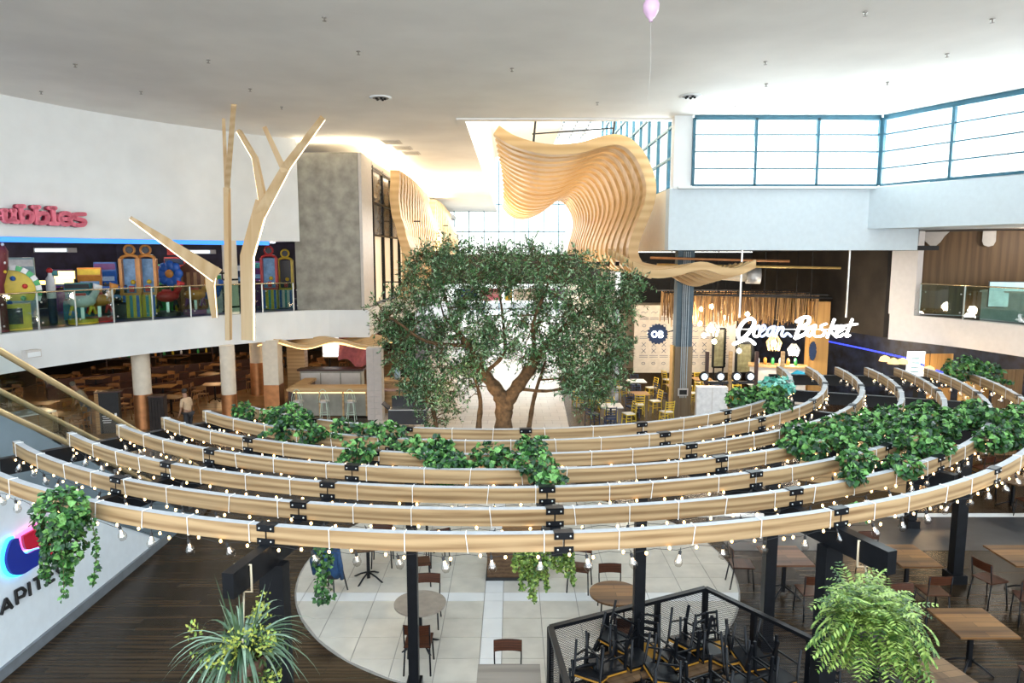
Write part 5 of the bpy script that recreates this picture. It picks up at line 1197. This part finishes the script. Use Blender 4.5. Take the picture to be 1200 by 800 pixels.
# menu board, timber box, service counter
p = atz(131, 506, 0); mb_ = thing('menu_board', 'black menu board box with white writing and timber edge beside the round column', 'sign', (p.x, p.y, 0), R(20)); 
MB().box((0, 0, .72), (.62, .42, 1.44)).obj('case', blackm, mb_); MB().box((-.36, 0, .72), (.12, .44, 1.44)).obj('timber_side', tabw, mb_); MB().box((0, 0, 1.46), (.84, .48, .04)).obj('top', boothm, mb_)
for k in range(4): MB().box((-.08, -.216, .62-.075*k), (.28-.04*(k % 2), .008, .022)).obj('text_line', wht, mb_)
for k in range(2): MB().box((.2, -.216, .66-.14*k), (.07, .008, .09)).obj('icon', wht, mb_)
p = atz(187, 503, 0); bx_ = thing('waste_cabinet', 'dark slatted timber cabinet right of the copper based column', 'cabinet', (p.x, p.y, 0), R(10))
for k in range(5): MB().box((-.2+k*.1, -.2, .6), (.09, .03, 1.2)).obj('slat', darkroom, bx_)
MB().box((0, 0, .6), (.5, .38, 1.2)).obj('body', drk, bx_); MB().box((0, 0, 1.22), (.54, .44, .04)).obj('top', boothm, bx_)
sc2 = thing('service_counter', 'pale wooden service counter stacked with crockery at the far left behind the escalator glass', 'counter', (-16.4, 22.0, 0), R(55)); MB().box((0, 0, .5), (2.6, .8, 1.0)).obj('body', tabw, sc2); MB().box((0, 0, 1.02), (2.8, 1.0, .05)).obj('top', M('cream_worktop', (.8, .74, .6), .3), sc2)
plate_m = MB().lathe([(.001, 0), (.07, 0), (.13, .03), (.12, .035), (.001, .012)], 14).mesh('plate', wht)
mr = Matrix.Rotation(R(55), 3, 'Z')
for k in range(9):
    q = Vector((-16.4, 22.0, 1.045)) + mr @ Vector((-1.1+.27*k, .2*math.sin(k*2.3), 0)); link('plate', plate_m, None, q, 0, 'white plate on the pale service counter at far left, %s from its left end' % ['first', 'second', 'third', 'fourth', 'fifth', 'sixth', 'seventh', 'eighth', 'ninth'][k], 'plate', 'plates on the service counter')
# ---- bar
bar = thing('bar_counter', 'long bar counter with lit timber top band and panelled front behind the inner rings', 'counter', (-7.3, 26.6, 0)); bar.scale = (.8, 1, 1); BO = bar.location
oakb = woodmat('honey_timber', (.60, .40, .20), (.42, .26, .12), .45, 'X', .5)
for k in range(3): MB().box((-.65 + k*1.12, -.25, .48), (1.06, .04, .86)).obj('front_panel', M('grey_green_panel', (.30, .29, .24), .4, var=.15, scale=3), bar)
for k in range(4): MB().box((-1.2+k*1.12, -.27, .52), (.08, .08, .95)).obj('pilaster', oakb, bar)
MB().box((.45, 0, .5), (3.5, .46, .98)).obj('carcass', darkroom, bar); MB().box((.45, -.06, 1.08), (3.7, .75, .16)).obj('top', oakb, bar); MB().box((.45, -.28, .95), (3.6, .03, .04)).obj('under_light', M('amber_strip', (1, .7, .3), emit=2, ecol=(1, .65, .25), var=0), bar)
MB().box((-1.35, .9, 1.05), (.6, 2.4, .1)).obj('return_top', oakb, bar); MB().box((-1.35, .9, .5), (.5, 2.3, 1.0)).obj('return_body', boothm, bar)
bb = thing('back_bar', 'lower dark topped back counter behind the bar with grey doors', 'counter', (-7.7, 29.6, 0)); MB().box((0, 0, .65), (2.6, .6, 1.3)).obj('body', M('grey_green_panel', (.30, .29, .24)), bb); MB().box((0, -.02, 1.33), (2.8, .7, .08)).obj('top', boothm, bb)
for k in range(3): MB().box((-.85+k*.85, -.31, .95), (.8, .02, .5)).obj('door', greyplast, bb)
wp = thing('timber_screen', 'tall honey timber panel standing at the back left of the bar', 'panel', (-9.3, 30.0, 0)); MB().box((0, 0, 1.45), (.75, .5, 2.5)).obj('board', oakb, wp)
gw = thing('glowing_window', 'bright white back window above the back counter of the bar', 'window', (-8.3, 32.5, 1.9)); MB().box((0, 0, 0), (1.1, .05, .9)).obj('pane', M('daylit_blind', (.9, .95, 1), emit=1.1, var=0), gw); MB().box((0, .04, 0), (1.2, .05, 1.0)).obj('window_frame', greyplast, gw)
for k in range(4): MB().box((0, -.03, -.33+.22*k), (1.1, .02, .02)).obj('slat', greyplast, gw)
rd = MB(); vs = []; n, m = 20, 10
for i in range(n+1):
    for j in range(m+1):
        u, v = i/n, j/m; vs.append((-.95+1.9*u, .12*math.sin(u*14 + v*5)*(.4+v), .55 - 1.1*v + .35*math.sin(math.pi*u)*(-.6)*v + .12*math.sin(3*math.pi*u)))
rd.add(vs, [(i*(m+1)+j, (i+1)*(m+1)+j, (i+1)*(m+1)+j+1, i*(m+1)+j+1) for i in range(n) for j in range(m)], 0, True)
dr_ = thing('draped_cloth', 'dusty pink draped cloth hanging at the back right of the bar', 'cloth', (-6.9, 31.4, 2.0)); rd.obj('cloth', M('dusty_pink_cloth', (.50, .15, .17), .8, var=.2), dr_)
def hoop(name, label, p, rz, c):
    t = thing(name, label, 'stool', (p[0], p[1], 0), rz, 'hooped bar stools'); MB().cyl((0, 0, .72), .2, .05, 16).obj('seat', greyplast, t)
    for k in range(4): a = math.pi/4+k*math.pi/2; MB().bar((.13*math.cos(a), .13*math.sin(a), .72), (.22*math.cos(a), .22*math.sin(a), 0), .022).obj('leg', c, t)
    for r_, h in ((.2, .5), (.12, .36)): MB().tube([(r_*math.cos(R(q)), -.19, .74 + h*math.sin(R(q))) for q in range(0, 181, 20)], .013, 5).obj('hoop', c, t)
    MB().tube([(.19*math.cos(k*.7854), .19*math.sin(k*.7854), .28) for k in range(8)], .012, 4, closed=True).obj('foot_ring', c, t)
mint = M('mint_metal', (.50, .62, .50), .4, .3, var=0)
for i, x in enumerate((353, 383, 414)): q = atz(x, 491, 0); hoop('bar_stool', ['mint hooped bar stool at the left of the bar front', 'mint hooped bar stool at the middle of the bar front', 'mint hooped bar stool at the right of the bar front'][i], (q.x, 25.7), 0, mint)
# wavy lit plywood canopy over the bar
cn = thing('wave_canopy', 'rippling amber lit plywood canopy under the slab above the bar', 'canopy', (-8, 28, 2.6)); strip = M('amber_strip', (1, .7, .3), emit=2, ecol=(1, .65, .25), var=0)
for k in range(7):
    pth = [(-2.2+i*.22, .28 + k*.25, .05 + .13*math.sin(i*.55 + k*.7)) for i in range(24)]
    P = [(x, z) for x, y, z in pth]; MB().slab([(x, z+.05) for x, z in P] + [(x, z-.09) for x, z in P[::-1]], (0, k*.32, 0), (1, 0, 0), (0, 0, 1), .18).obj('rib', ply, cn)
    if k % 2 == 0: MB().tube([(x, k*.32-.19, z-.09) for x, z in P], .018, 4).obj('light_strip', strip, cn)
# cupboard and cart right of the pier
cu = thing('side_counter', 'wooden counter with pink shelf right of the tiled pier', 'counter', (-4.6, 27.2, 0)); MB().box((0, 0, .6), (1.5, .6, 1.2)).obj('body', oakb, cu); MB().box((0, -.2, .98), (1.7, .8, .07)).obj('shelf', M('pink_shelf', (.55, .36, .32), .5), cu)
MB().box((0, 0, 1.28), (1.6, .7, .1)).obj('top', oakb, cu); bj = thing('blue_bottle', 'pale blue bottle on the wooden counter right of the pier', 'bottle', (-4.5, 27.1, 1.33)); MB().lathe([(.001, 0), (.12, 0), (.12, .35), (.05, .45), (.05, .52), (.001, .52)], 14).obj('glass', M('pale_blue_plastic', (.35, .5, .62), .3), bj)
ct = thing('service_cart', 'black box shaped service cart with raised lid in front of the bar', 'cart', (-3.65, 24.2, 0)); MB().box((0, 0, .55), (1.35, .6, .5)).obj('body', drk, ct); MB().box((0, .28, .98), (1.25, .05, .45)).obj('lid', drk, ct); MB().box((0, -.02, .81), (1.3, .55, .03)).obj('rim', steel, ct)
for s in (-1, 1):
    MB().bar((s*.66, 0, .8), (s*.9, 0, 1.02), .45, .04).obj('side_flap', drk, ct)
    for q in (-.22, .22): MB().bar((s*.6, q, .3), (s*.6, q, 0), .05).obj('leg', drk, ct)
wc = make_chair('white_chair', 'white metal chair right of the black service cart', wood=wht, legs=steel, loc=(-2.75, 24.5, 0), rz=R(-100))
# ---- people in the left restaurant
def person(label, p, rz, shirt, trousers, hair, bend=0.0, h=1.7, seated=False):
    t = thing('person', label, 'person', (p[0], p[1], 0), rz); s = h/1.75
    def sk(name, verts, edges, rad, mat, root=0):
        me = bpy.data.meshes.new(name); me.from_pydata([tuple(Vector(v)*s) for v in verts], edges, []); me.materials.append(mat); o = link(name, me, t); 
        md = o.modifiers.new('skin', 'SKIN'); 
        for i, r_ in enumerate(rad): me.skin_vertices[0].data[i].radius = (r_[0]*s, r_[1]*s) if isinstance(r_, tuple) else (r_*s, r_*s)
        me.skin_vertices[0].data[root].use_root = True; ss = o.modifiers.new('sub', 'SUBSURF'); ss.levels = 1; ss.render_levels = 2; md.use_smooth_shade = True; return o
    def tmesh(): return None
    b = bend; f = lambda z: (z-.95)*b      # forward lean above the hips
    V = [(0,0,.95),(0,f(1.15)*.5,1.15),(0,f(1.38),1.38),(0,f(1.5),1.49),(0,f(1.6)+.02,1.60),(0,f(1.72)+.03,1.72),
         (.18,f(1.4),1.41),(.25,f(1.2)+.02,1.14),(.24,f(1.1)+.16,.93),(.23,f(1.1)+.24,.86),(-.18,f(1.4),1.41),(-.25,f(1.2)+.02,1.14),(-.24,f(1.1)+.12,.91),(-.23,f(1.1)+.18,.83),
         (.10,0,.88),(.11,.02,.50),(.12,-.02,.08),(.12,.12,.03),(-.10,0,.88),(-.12,-.02,.50),(-.13,-.05,.08),(-.13,.09,.03)]
    Ed = [(0,1),(1,2),(2,3),(3,4),(4,5),(2,6),(6,7),(7,8),(8,9),(2,10),(10,11),(11,12),(12,13),(0,14),(14,15),(15,16),(16,17),(0,18),(18,19),(19,20),(20,21)]
    Rd = [(.15,.11),(.14,.10),(.15,.10),.055,.082,.075,.058,.043,.033,.03,.058,.043,.033,.03,.085,.06,.042,.035,.085,.06,.042,.035]
    body = sk('body', V, Ed, Rd, M('skin_tone', (.34, .19, .12), .6, var=0))
    sh2 = sk('shirt', [V[0], V[1], V[2], V[6], V[7], V[10], V[11], V[3]], [(0,1),(1,2),(2,3),(3,4),(2,5),(5,6),(2,7)], [(.17,.125),(.16,.12),(.17,.12),.07,.056,.07,.056,.06], shirt)
    tr_ = sk('trousers', [V[0], V[14], V[15], V[16], V[18], V[19], V[20]], [(0,1),(1,2),(2,3),(0,4),(4,5),(5,6)], [(.16,.12),.1,.075,.055,.1,.075,.055], trousers)
    hd = V[5]; hm = MB(); hm.ball((hd[0]*s, (hd[1]-.02)*s, (hd[2]-.03)*s + .03), .098*s, 12, sz=1.05); hm.obj('hair', hair, t)
    for k in (-.032, .032): MB().ball((k*s, (V[4][1]+.085)*s, (V[4][2]+.05)*s), .012*s, 6).obj('eye', drk, t)
    MB().tube([(0, (V[4][1]+.08)*s, (V[4][2]+.04)*s), (0, (V[4][1]+.10)*s, (V[4][2]+.005)*s)], [.012*s, .018*s], 6).obj('nose', MATS['skin_tone'], t)
    for sd, iw in ((1, 9), (-1, 13)):
        w = Vector(V[iw]); q = MB()
        for k in range(4): c = w + Vector(((k-1.5)*.018, .03, -.02)); L_ = (.07, .08, .075, .06)[k]; q = MB().tube([c*s, (c+Vector((0, .02, -L_*.6)))*s, (c+Vector((0, .01, -L_)))*s], [.009*s, .008*s, .006*s], 5); q.obj('finger', MATS['skin_tone'], t)
        MB().tube([(w+Vector((-sd*.03, .02, .0)))*s, (w+Vector((-sd*.05, .05, -.03)))*s], [.011*s, .008*s], 5).obj('thumb', MATS['skin_tone'], t)
    for k in (.12, -.13): MB().ball((k*s, .06*s, .04), .06*s, 8, sy=1.9, sz=.7).obj('shoe', drk, t)
    return t
q = atz(103, 500, 0); person('person in a pale khaki top and grey trousers bending forward left of the menu board', (q.x, q.y), R(150), M('khaki_top', (.38, .33, .22), .8), M('grey_trousers', (.10, .11, .13), .8), M('short_grey_hair', (.18, .16, .12), .8), bend=.55, h=1.68)
q = atz(222, 512, 0); person('person with dark hair and beige top walking behind the inner ring at left', (q.x, q.y), R(70), M('beige_top', (.55, .40, .26), .8), M('dark_trousers', (.03, .03, .035), .8), M('dark_hair', (.012, .010, .010), .6), bend=.15, h=1.62)
# ---- right hand restaurant
pan = M('painted_motif_wall', (.66, .60, .52), .6, var=.08)
gp_ = thing('motif_wall', 'cream feature wall with rows of small blue painted motifs behind the steel column', 'wall panel', (5.9, 33, 0)); MB().box((2.3, 0, 2.2), (4.8, .12, 3.2)).obj('board', pan, gp_)
ink = M('motif_ink', (.10, .12, .18), .7, var=0)
for r_ in range(9):
    for c_ in range(9):
        x = .35 + c_*.48; z = 1.05 + r_*.3
        m = MB()
        if r_ in (2, 3): stroke(m, [(x-.1, -.065, z-.1), (x+.1, -.065, z+.1)], .025, (0, -1, 0), .01, caps=False); stroke(m, [(x-.1, -.068, z+.1), (x+.1, -.068, z-.1)], .025, (0, -1, 0), .01, caps=False)
        elif r_ % 3 == 1: m.box((x, -.066, z), (.4, .012, .02)); m.box((x, -.066, z+.08), (.4, .012, .02))
        elif r_ % 3 == 0: m.tube([(x + .08*math.cos(a*.785), -.066, z + .06*math.sin(a*.785)) for a in range(8)], .012, 4, closed=True)
        else: stroke(m, [(x-.15, -.066, z), (x-.05, -.066, z+.07), (x+.05, -.066, z), (x+.15, -.066, z+.07)], .02, (0, -1, 0), .01, caps=False)
        m.obj('motif', ink, gp_)
fr_ = thing('bamboo_fringe', 'dense fringe of hanging bamboo canes under the restaurant ceiling', 'ceiling decoration', (6.5, 30, 5.25))
for k in range(4): MB().bar((.3+2*k, 0, -.7), (.3+2*k, 0, 1.1), .03).obj('hanger', blackm, fr_); fm_ = MB(); rg = random.Random(5)
for k in range(620):
    x = rg.uniform(.3, 6.6); y = rg.uniform(-1, 2.8); L_ = rg.uniform(.7, 1.25); fm_.tube([(x, y, -.75), (x+rg.uniform(-.1, .1), y, -.9-L_)], .022, 3, k % 2, cap=False)
fm_.obj('canes', [M('bamboo_tan', (.50, .30, .12), .6), M('bamboo_dark', (.22, .12, .05), .6)], fr_, kind='stuff')
for z in (0, ): 
    for k in range(3): MB().bar((.2, -1+k*1.8, -.72), (6.6, -1+k*1.8, -.72), .05).obj('batten', blackm, fr_)
du = thing('air_duct', 'fat buff ventilation duct with grey end under the black restaurant ceiling', 'duct', (6.6, 27.6, 5.45)); MB().tube([(0, 0, .1), (1.2, -.2, .05), (2.6, -.5, -.05)], .27, 14).obj('pipe', M('duct_buff', (.58, .48, .34), .5), du); MB().tube([(2.45, -.47, -.05), (2.95, -.55, -.06)], .33, 14).obj('end_drum', M('duct_grey', (.45, .45, .44), .4, .5), du)
for k in range(3): MB().lathe([(.285, -.03), (.30, 0), (.285, .03)], 14).obj('band', steel, link('band_holder', None, du, (k*.9, -.15*k, .1)))
for i, (x0, x1, y, Y, c) in enumerate(((762, 925, 302, 25.4, org), (770, 985, 310, 26.2, yel), (810, 975, 345, 29, drk))):
    a = aty(x0, y, Y); b = aty(x1, y+4, Y); t = thing('service_pipe', ['thin orange pipe just below the bulkhead', 'thin yellow pipe under the black ceiling', 'black cable tray above the script sign'][i], 'pipe', a); MB().tube([(0, 0, 0), b-a], .05, 6).obj('pipe', (M('pipe_copper', (.55, .25, .10), .4, .5), M('pipe_brass', (.62, .42, .14), .4, .5), blackm)[i], t)
lanm = M('rattan_glow', (.9, .62, .28), .6, emit=.8, ecol=(1, .62, .24), var=.2, scale=20)
def pend(x, y, Y, r, label, white_=False, power=60):
    q = aty(x, y, Y); t = thing('pendant_lantern', label, 'lamp', q, 0, 'pendants in the right restaurant'); ztop = 6.33 - q.z
    MB().tube([(0, 0, r), (0, 0, ztop)], .012, 4).obj('cable', blackm, t)
    for k in range(12): a = k*math.pi/6; MB().tube([(r*.35*math.cos(a), r*.35*math.sin(a), r*1.1), (r*math.cos(a), r*math.sin(a), .1*r), (r*.7*math.cos(a), r*.7*math.sin(a), -r)], .018, 4).obj('cane', wht if white_ else lanm, t)
    MB().ball((0, 0, 0), r*.45, 10).obj('bulb', M('lantern_bulb', (1, .85, .6), emit=9, ecol=(1, .83, .58), var=0), t); lamp('lantern_light', 'POINT', (q.x, q.y-.0, q.z-.05-r), power, SOFT, r*.5)
pend(907, 402, 28.5, .30, 'woven rattan lantern glowing below the letter gap of the script sign'); pend(835, 386, 29, .28, 'white domed wire lantern left of the script sign', True, 50); pend(930, 410, 29, .24, 'lantern with white bands under the middle of the script sign', True)
for i, (x, y) in enumerate(((822, 362), (834, 359), (820, 379), (837, 400), (866, 411), (849, 372), (825, 393), (876, 368))):
    q = aty(x, y, 30); t = thing('globe_bulb', 'bare glowing globe bulb near the bamboo fringe, %s' % ['upper left', 'upper, nearest the column', 'by the white lantern', 'below the white lantern', 'behind the mirror frame', 'left of the first letter', 'lowest left', 'above the first letter'][i], 'lamp', q, 0, 'bare bulbs in the right restaurant'); MB().ball((0, 0, 0), .11, 10).obj('globe', MATS['lantern_bulb'], t); MB().tube([(0, 0, .1), (0, 0, 6.34-q.z)], .01, 3).obj('cable', blackm, t)
    if i % 3 == 0: lamp('bulb_light', 'POINT', (q.x, q.y-.25, q.z), 30, SOFT, .1)
# mirror frames, sand pillar, counters
for i, (x0, x1, y0, y1, Y) in enumerate(((862, 882, 402, 437, 31), (835, 850, 385, 430, 32))):
    a = aty(x0, y1, Y); b = aty(x1, y0, Y); t = thing('framed_screen', ['black framed glass screen under the first letters of the sign', 'black framed screen beside the motif wall'][i], 'screen', a); w, h = b.x-a.x, b.z-a.z
    for (p, q_) in (((0, 0, 0), (w, 0, 0)), ((w, 0, 0), (w, 0, h)), ((w, 0, h), (0, 0, h)), ((0, 0, h), (0, 0, 0))): MB().bar(p, q_, .09).obj('frame_bar', black, t)
    MB().box((w/2, .02, h/2), (w, .02, h)).obj('pane', M('olive_glass', (.25, .24, .14), .2, var=.3), t)
    MB().bar((w*.1, .0, -a.z), (w*.1, 0, 0), .06).obj('leg', black, t); MB().bar((w*.9, .0, -a.z), (w*.9, 0, 0), .06).obj('leg', black, t)
pp = aty(955, 440, 30); t = thing('sand_pillar', 'sandy timber clad pillar at the right of the restaurant entrance', 'column', (pp.x, 30, 0)); MB().box((0, 0, 2.1), (.8, .5, 4.2)).obj('board', woodmat('golden_boards', (.62, .36, .12), (.42, .22, .07), .5, 'Z', .4, planks=None), t)
rr_ = thing('round_wreath', 'dark navy scalloped disc seen edge on against the sandy pillar', 'sign', (pp.x-.35, 29.6, aty(946, 411, 29.6).z)); MB().slab([((.40+.03*math.cos(a*9))*math.cos(a*.1745)*.35, (.40+.03*math.cos(a*9))*math.sin(a*.1745)) for a in range(36)], (0, 0, 0), (1, 0, 0), (0, 0, 1), .1).obj('disc', navy, rr_)
a = aty(900, 424, 29.5); cb_ = thing('display_counter', 'grey serving counter with bright golden top below the rattan lantern', 'counter', (a.x+.3, 29.2, 0), R(-18)); MB().box((0, 0, .75), (2.2, .7, 1.5)).obj('body', greyplast, cb_); MB().box((0, 0, 1.54), (2.35, .85, .08)).obj('top', oakb, cb_)
for k in range(6): MB().lathe([(.001, 0), (.07, 0), (.07, .2), (.03, .28), (.001, .28)], 8).obj('jar', (wht, org, grn)[k % 3], None, loc=tuple(Vector((a.x+.3, 29.2, 1.585)) + Matrix.Rotation(R(-18), 3, 'Z') @ Vector((-.8+.3*k, 0, 0))), label='small %s jar on the golden counter top, %s along it' % (['white', 'orange', 'green'][k % 3], ['first', 'second', 'third', 'fourth', 'fifth', 'sixth'][k]), cat='jar', group='jars on the golden counter')
wb_ = thing('white_partition', 'plain white low partition box behind the innermost ring right of the steel column', 'partition', (aty(833, 480, 25).x, 25, 0), R(-6)); MB().box((0, 0, .72), (1.1, .35, 1.45)).obj('panel', wht, wb_); MB().box((0, -.18, .72), (.02, .01, 1.4)).obj('joint', greyplast, wb_)
pf = thing('post_frame', 'dark timber post frame carrying round spot lamps behind the white partition', 'frame', (7.5, 26.6, 0)); 
for k, x in enumerate((0, .9, 1.9, 2.9)): MB().box((x, 0, 1.25), (.12, .12, 2.5)).obj('post', (boothm, oakb)[k % 2], pf)
MB().box((1.45, 0, 1.3), (3.1, .1, .1)).obj('rail', drk, pf)
for k, x in enumerate((825, 844, 863, 879)): q = aty(x, 441, 26.4) - Vector((7.5, 26.6, 0)); o = MB().ball(tuple(q), .2, 12, sy=.5).obj('spot_lamp', drk, pf); MB().ball((q.x, q.y-.07, q.z), .13, 10, sy=.5).obj('lens', M('pale_lens', (.75, .85, .95), emit=.8, var=0), o)
# yellow and blue chairs
ych = make_ladder('painted_chair', 'yellow ladder back chair nearest the steel column', loc=(5.7, 25.3, 0), rz=R(20), seatm=wht, frame=yel, group='painted chairs in the right restaurant')
bch = make_ladder('painted_chair', 'blue ladder back chair left of the steel column', loc=(4.6, 26.2, 0), rz=R(200), seatm=navy, frame=navy, group='painted chairs in the right restaurant')
k_ = 0
for i, (x, y) in enumerate(((3.6, 25.0), (5.0, 27.2), (3.4, 28.2), (6.9, 28.8), (5.4, 30), (8.4, 30.5), (9.2, 27.5), (7.9, 32), (10.4, 29.5))):
    square_table('pale topped restaurant table, %s' % ['nearest the olive tree', 'left of the steel column', 'behind the olive tree at right', 'right behind the steel column', 'deep left of the column', 'deep below the white lantern', 'behind the spot lamps', 'at the back wall', 'under the rattan lantern'][i], (x, y), .8, .8, 0, tabw if i % 2 else wht, 'tables in the right restaurant', 'restaurant_table')
    for s, (dx, dy, rz) in enumerate(((-.1, -.65, 0), (.1, .65, 180), (.66, 0, 90), (-.66, 0, -90))):
        if (i+s) % 5 == 4: continue
        src = ych if (i*2+s) % 3 else bch
        dup(src, (x+dx, y+dy, 0), R(rz+8*s), '%s ladder back chair on the %s of the table %s' % ('yellow' if src is ych else 'blue', ['near side', 'far side', 'right', 'left'][s], ['nearest the olive tree', 'left of the steel column', 'behind the olive tree', 'right behind the steel column', 'deep left of the column', 'deep below the white lantern', 'behind the spot lamps', 'at the back wall', 'under the rattan lantern'][i]), 'painted chairs in the right restaurant')
for i, (x, y) in enumerate(((4.5, 27), (7.5, 29), (10, 32), (11.5, 27))): lamp('shop_lamp', 'POINT', (x, y, 3.6), 120, SOFT, .2)
lamp('motif_wall_wash', 'AREA', (8.2, 31.6, 5.0), 110, SOFT, 4, .4, (R(35), 0, 0))
# ---- right ground floor under the balcony
MB().tube([aty(x_, y_, Y_) for x_, y_, Y_ in ((962, 398, 31.5), (1010, 408, 28.5), (1060, 419, 26), (1108, 438, 24.2))], .035, 6).obj('blue_light_line', M('blue_line_light', (.03, .05, .9), emit=1.2, ecol=(.05, .08, 1), var=0), None, label='thin blue light line along the navy wall under the right balcony', cat='light strip')
lb = thing('light_box', 'tall white glowing display panel on the navy wall', 'sign', aty(1073, 426, 25.3)); MB().box((0, 0, -.2), (.62, .1, 1.3)).obj('face', M('light_box_face', (.9, .97, 1), emit=.9, var=.03), lb)
for k in range(4): MB().box((-.05, -.056, .2-.16*k), (.3, .01, .04)).obj('text_line', tl, lb)
for i, (x, y) in enumerate(((1037, 421), (1047, 424), (1058, 424), (1089, 433))):
    q = aty(x, y, 23.8); t = thing('dome_pendant', 'amber dome pendant lamp, %s' % ['leftmost of the row by the light box', 'second of the row by the light box', 'closest left of the light box', 'just right of the light box'][i], 'lamp', q, 0, 'amber dome pendants'); MB().lathe([(.03, .14), (.14, .08), (.19, -.06)], 14).obj('shade', lanm, t); MB().tube([(0, 0, .14), (0, 0, 2.9-q.z)], .01, 3).obj('cable', blackm, t)
    if i % 2: lamp('pendant_light', 'POINT', (q.x, q.y, q.z-.25), 30, WARM, .08)
for i, (x0, x1, y0, y1, Y) in enumerate(((1083, 1117, 415, 436, 24.6), (1122, 1160, 440, 470, 22), (1162, 1200, 425, 475, 21.2))):
    a = aty(x0, y1, Y); b = aty(x1, y0, Y); t = thing('timber_wall_panel', ['vertical boarded panel right of the light box', 'golden boarded panel behind the far rings', 'dark boarded panel at the right edge under the balcony'][i], 'wall panel', (a.x, Y, 0)); w = b.x-a.x; n = 7
    for k in range(n): MB().box((w*(k+.5)/n, 0, 1.35), (w/n*.93, .06+.01*(k % 2), 2.7)).obj('board', (woodmat('golden_boards', (.6, .35, .12), (.4, .2, .07)), bw)[i == 2], t)
ct2 = thing('timber_counter', 'long pale timber counter between the far right rings', 'counter', (9.3, 18.6, 0), R(-25)); MB().box((0, 0, .5), (2.6, .9, 1.0)).obj('body', oakb, ct2); MB().box((0, 0, 1.03), (2.8, 1.1, .06)).obj('top', oakb, ct2)
jb2 = thing('parasol_stack', 'folded teal and blue parasols leaning on a dark chair at the innermost ring end', 'parasol', (aty(932, 455, 22).x, 22, -.37)); jb2.scale = (1, 1, .75); 
for k, c in enumerate((M('teal_canvas', (.02, .38, .55), .6), M('deep_blue_canvas', (.02, .08, .35), .6), M('pale_teal_canvas', (.25, .50, .55), .6))):
    MB().tube([(-.35+.1*k, .1*k, 3.55-.22*k), (.05, .1*k, 3.75-.22*k), (.5, .1*k, 3.66-.22*k)], [.03, .14, .04], 8).obj('canvas', c, jb2)
MB().bar((0, .1, .5), (0, .1, 3.6), .06).obj('pole', black, jb2); MB().cyl((0, .1, .49), .3, .08, 16).obj('foot', black, jb2)
for i, (x, y) in enumerate(((10.6, 17.2), (12.3, 16.6), (12.9, 19.2), (11.2, 20.8), (8.0, 21))):
    square_table('dark dining table under the far right rings, %s' % ['nearest the timber counter', 'nearest the ivy mass', 'by the golden panel', 'by the light box', 'behind the innermost ring end'][i], (x, y), .85, .85, .3*i, tabledark, 'tables beyond the rings at right')
    for s, (dx, dy, rz) in enumerate(((-.1, -.7, 0), (.1, .7, 180), (.7, .05, 90))): chair((x+dx, y+dy), rz+10*i, 'cafe chair on the %s of the dark table %s' % (['near side', 'far side', 'right'][s], ['nearest the timber counter', 'nearest the ivy mass', 'by the golden panel', 'by the light box', 'behind the innermost ring end'][i]), 'cafe chairs beyond the rings at right')
for (x, y) in ((10, 19), (13, 21), (15, 18)): lamp('under_balcony_lamp', 'POINT', (x, y, 2.7), 45, WARM, .15)
# ---- right balcony interior
gc_ = thing('reception_counter', 'pale grey long counter behind the glass of the right balcony', 'counter', (18.0, 23.6, UP-.02), R(-50)); MB().box((0, 0, .5), (3.6, .5, 1.0)).obj('body', M('grey_counter', (.42, .46, .46), .5), gc_); MB().box((0, 0, 1.03), (3.7, .65, .06)).obj('top', greyplast, gc_)
sc3 = thing('display_screen', 'pale blue lit screen at the right edge of the balcony', 'screen', aty(1185, 345, 24.2), R(-20)); MB().box((0, 0, 0), (1.3, .06, .85)).obj('panel', M('pale_screen', (.5, .68, .7), emit=.5, var=.3, scale=3), sc3); MB().box((0, .05, 0), (1.36, .05, .91)).obj('frame', drk, sc3); MB().box((0, .1, -.8), (.1, .1, 1.2)).obj('stand', drk, sc3)
lamp('balcony_lamp', 'POINT', (17.5, 24, 6.6), 80, (1, .9, .78), .2)
# ---- far corridor signs
for i, (x0, x1, c) in enumerate(((536, 560, blu), (562, 588, M('pink_poster', (.75, .25, .4))), (592, 600, yel), (602, 640, wht), (644, 662, M('violet_poster', (.35, .2, .6))))):
    a = aty(x0, 352, 44.3); b = aty(x1, 338, 44.3); t = thing('hanging_poster', '%s hanging poster panel under the footbridge behind the tree' % ['blue', 'pink', 'yellow', 'white', 'violet'][i], 'poster', (a+b)/2); MB().box((0, 0, 0), (b.x-a.x, .05, b.z-a.z)).obj('face', c, t); MB().bar((0, 0, (b.z-a.z)/2), (0, 0, 4.36-((a+b)/2).z), .03).obj('hanger', black, t)
lamp('corridor_fill', 'AREA', (0, 58, 9.8), 1800, (1, .98, .95), 8, 24)  # area lamp added below ceiling height to brighten the corridor
lamp('wave_fill', 'AREA', (2.6, 36, 5.2), 260, (1, .84, .62), 4, 12, (R(180), 0, 0))  # upward fill added to warm and brighten the rib undersides
lamp('tree_spot', 'SPOT', (-2.2, 19.2, .6), 260, (1, .72, .42), .15, None, (R(130), R(0), R(-32)), R(80))
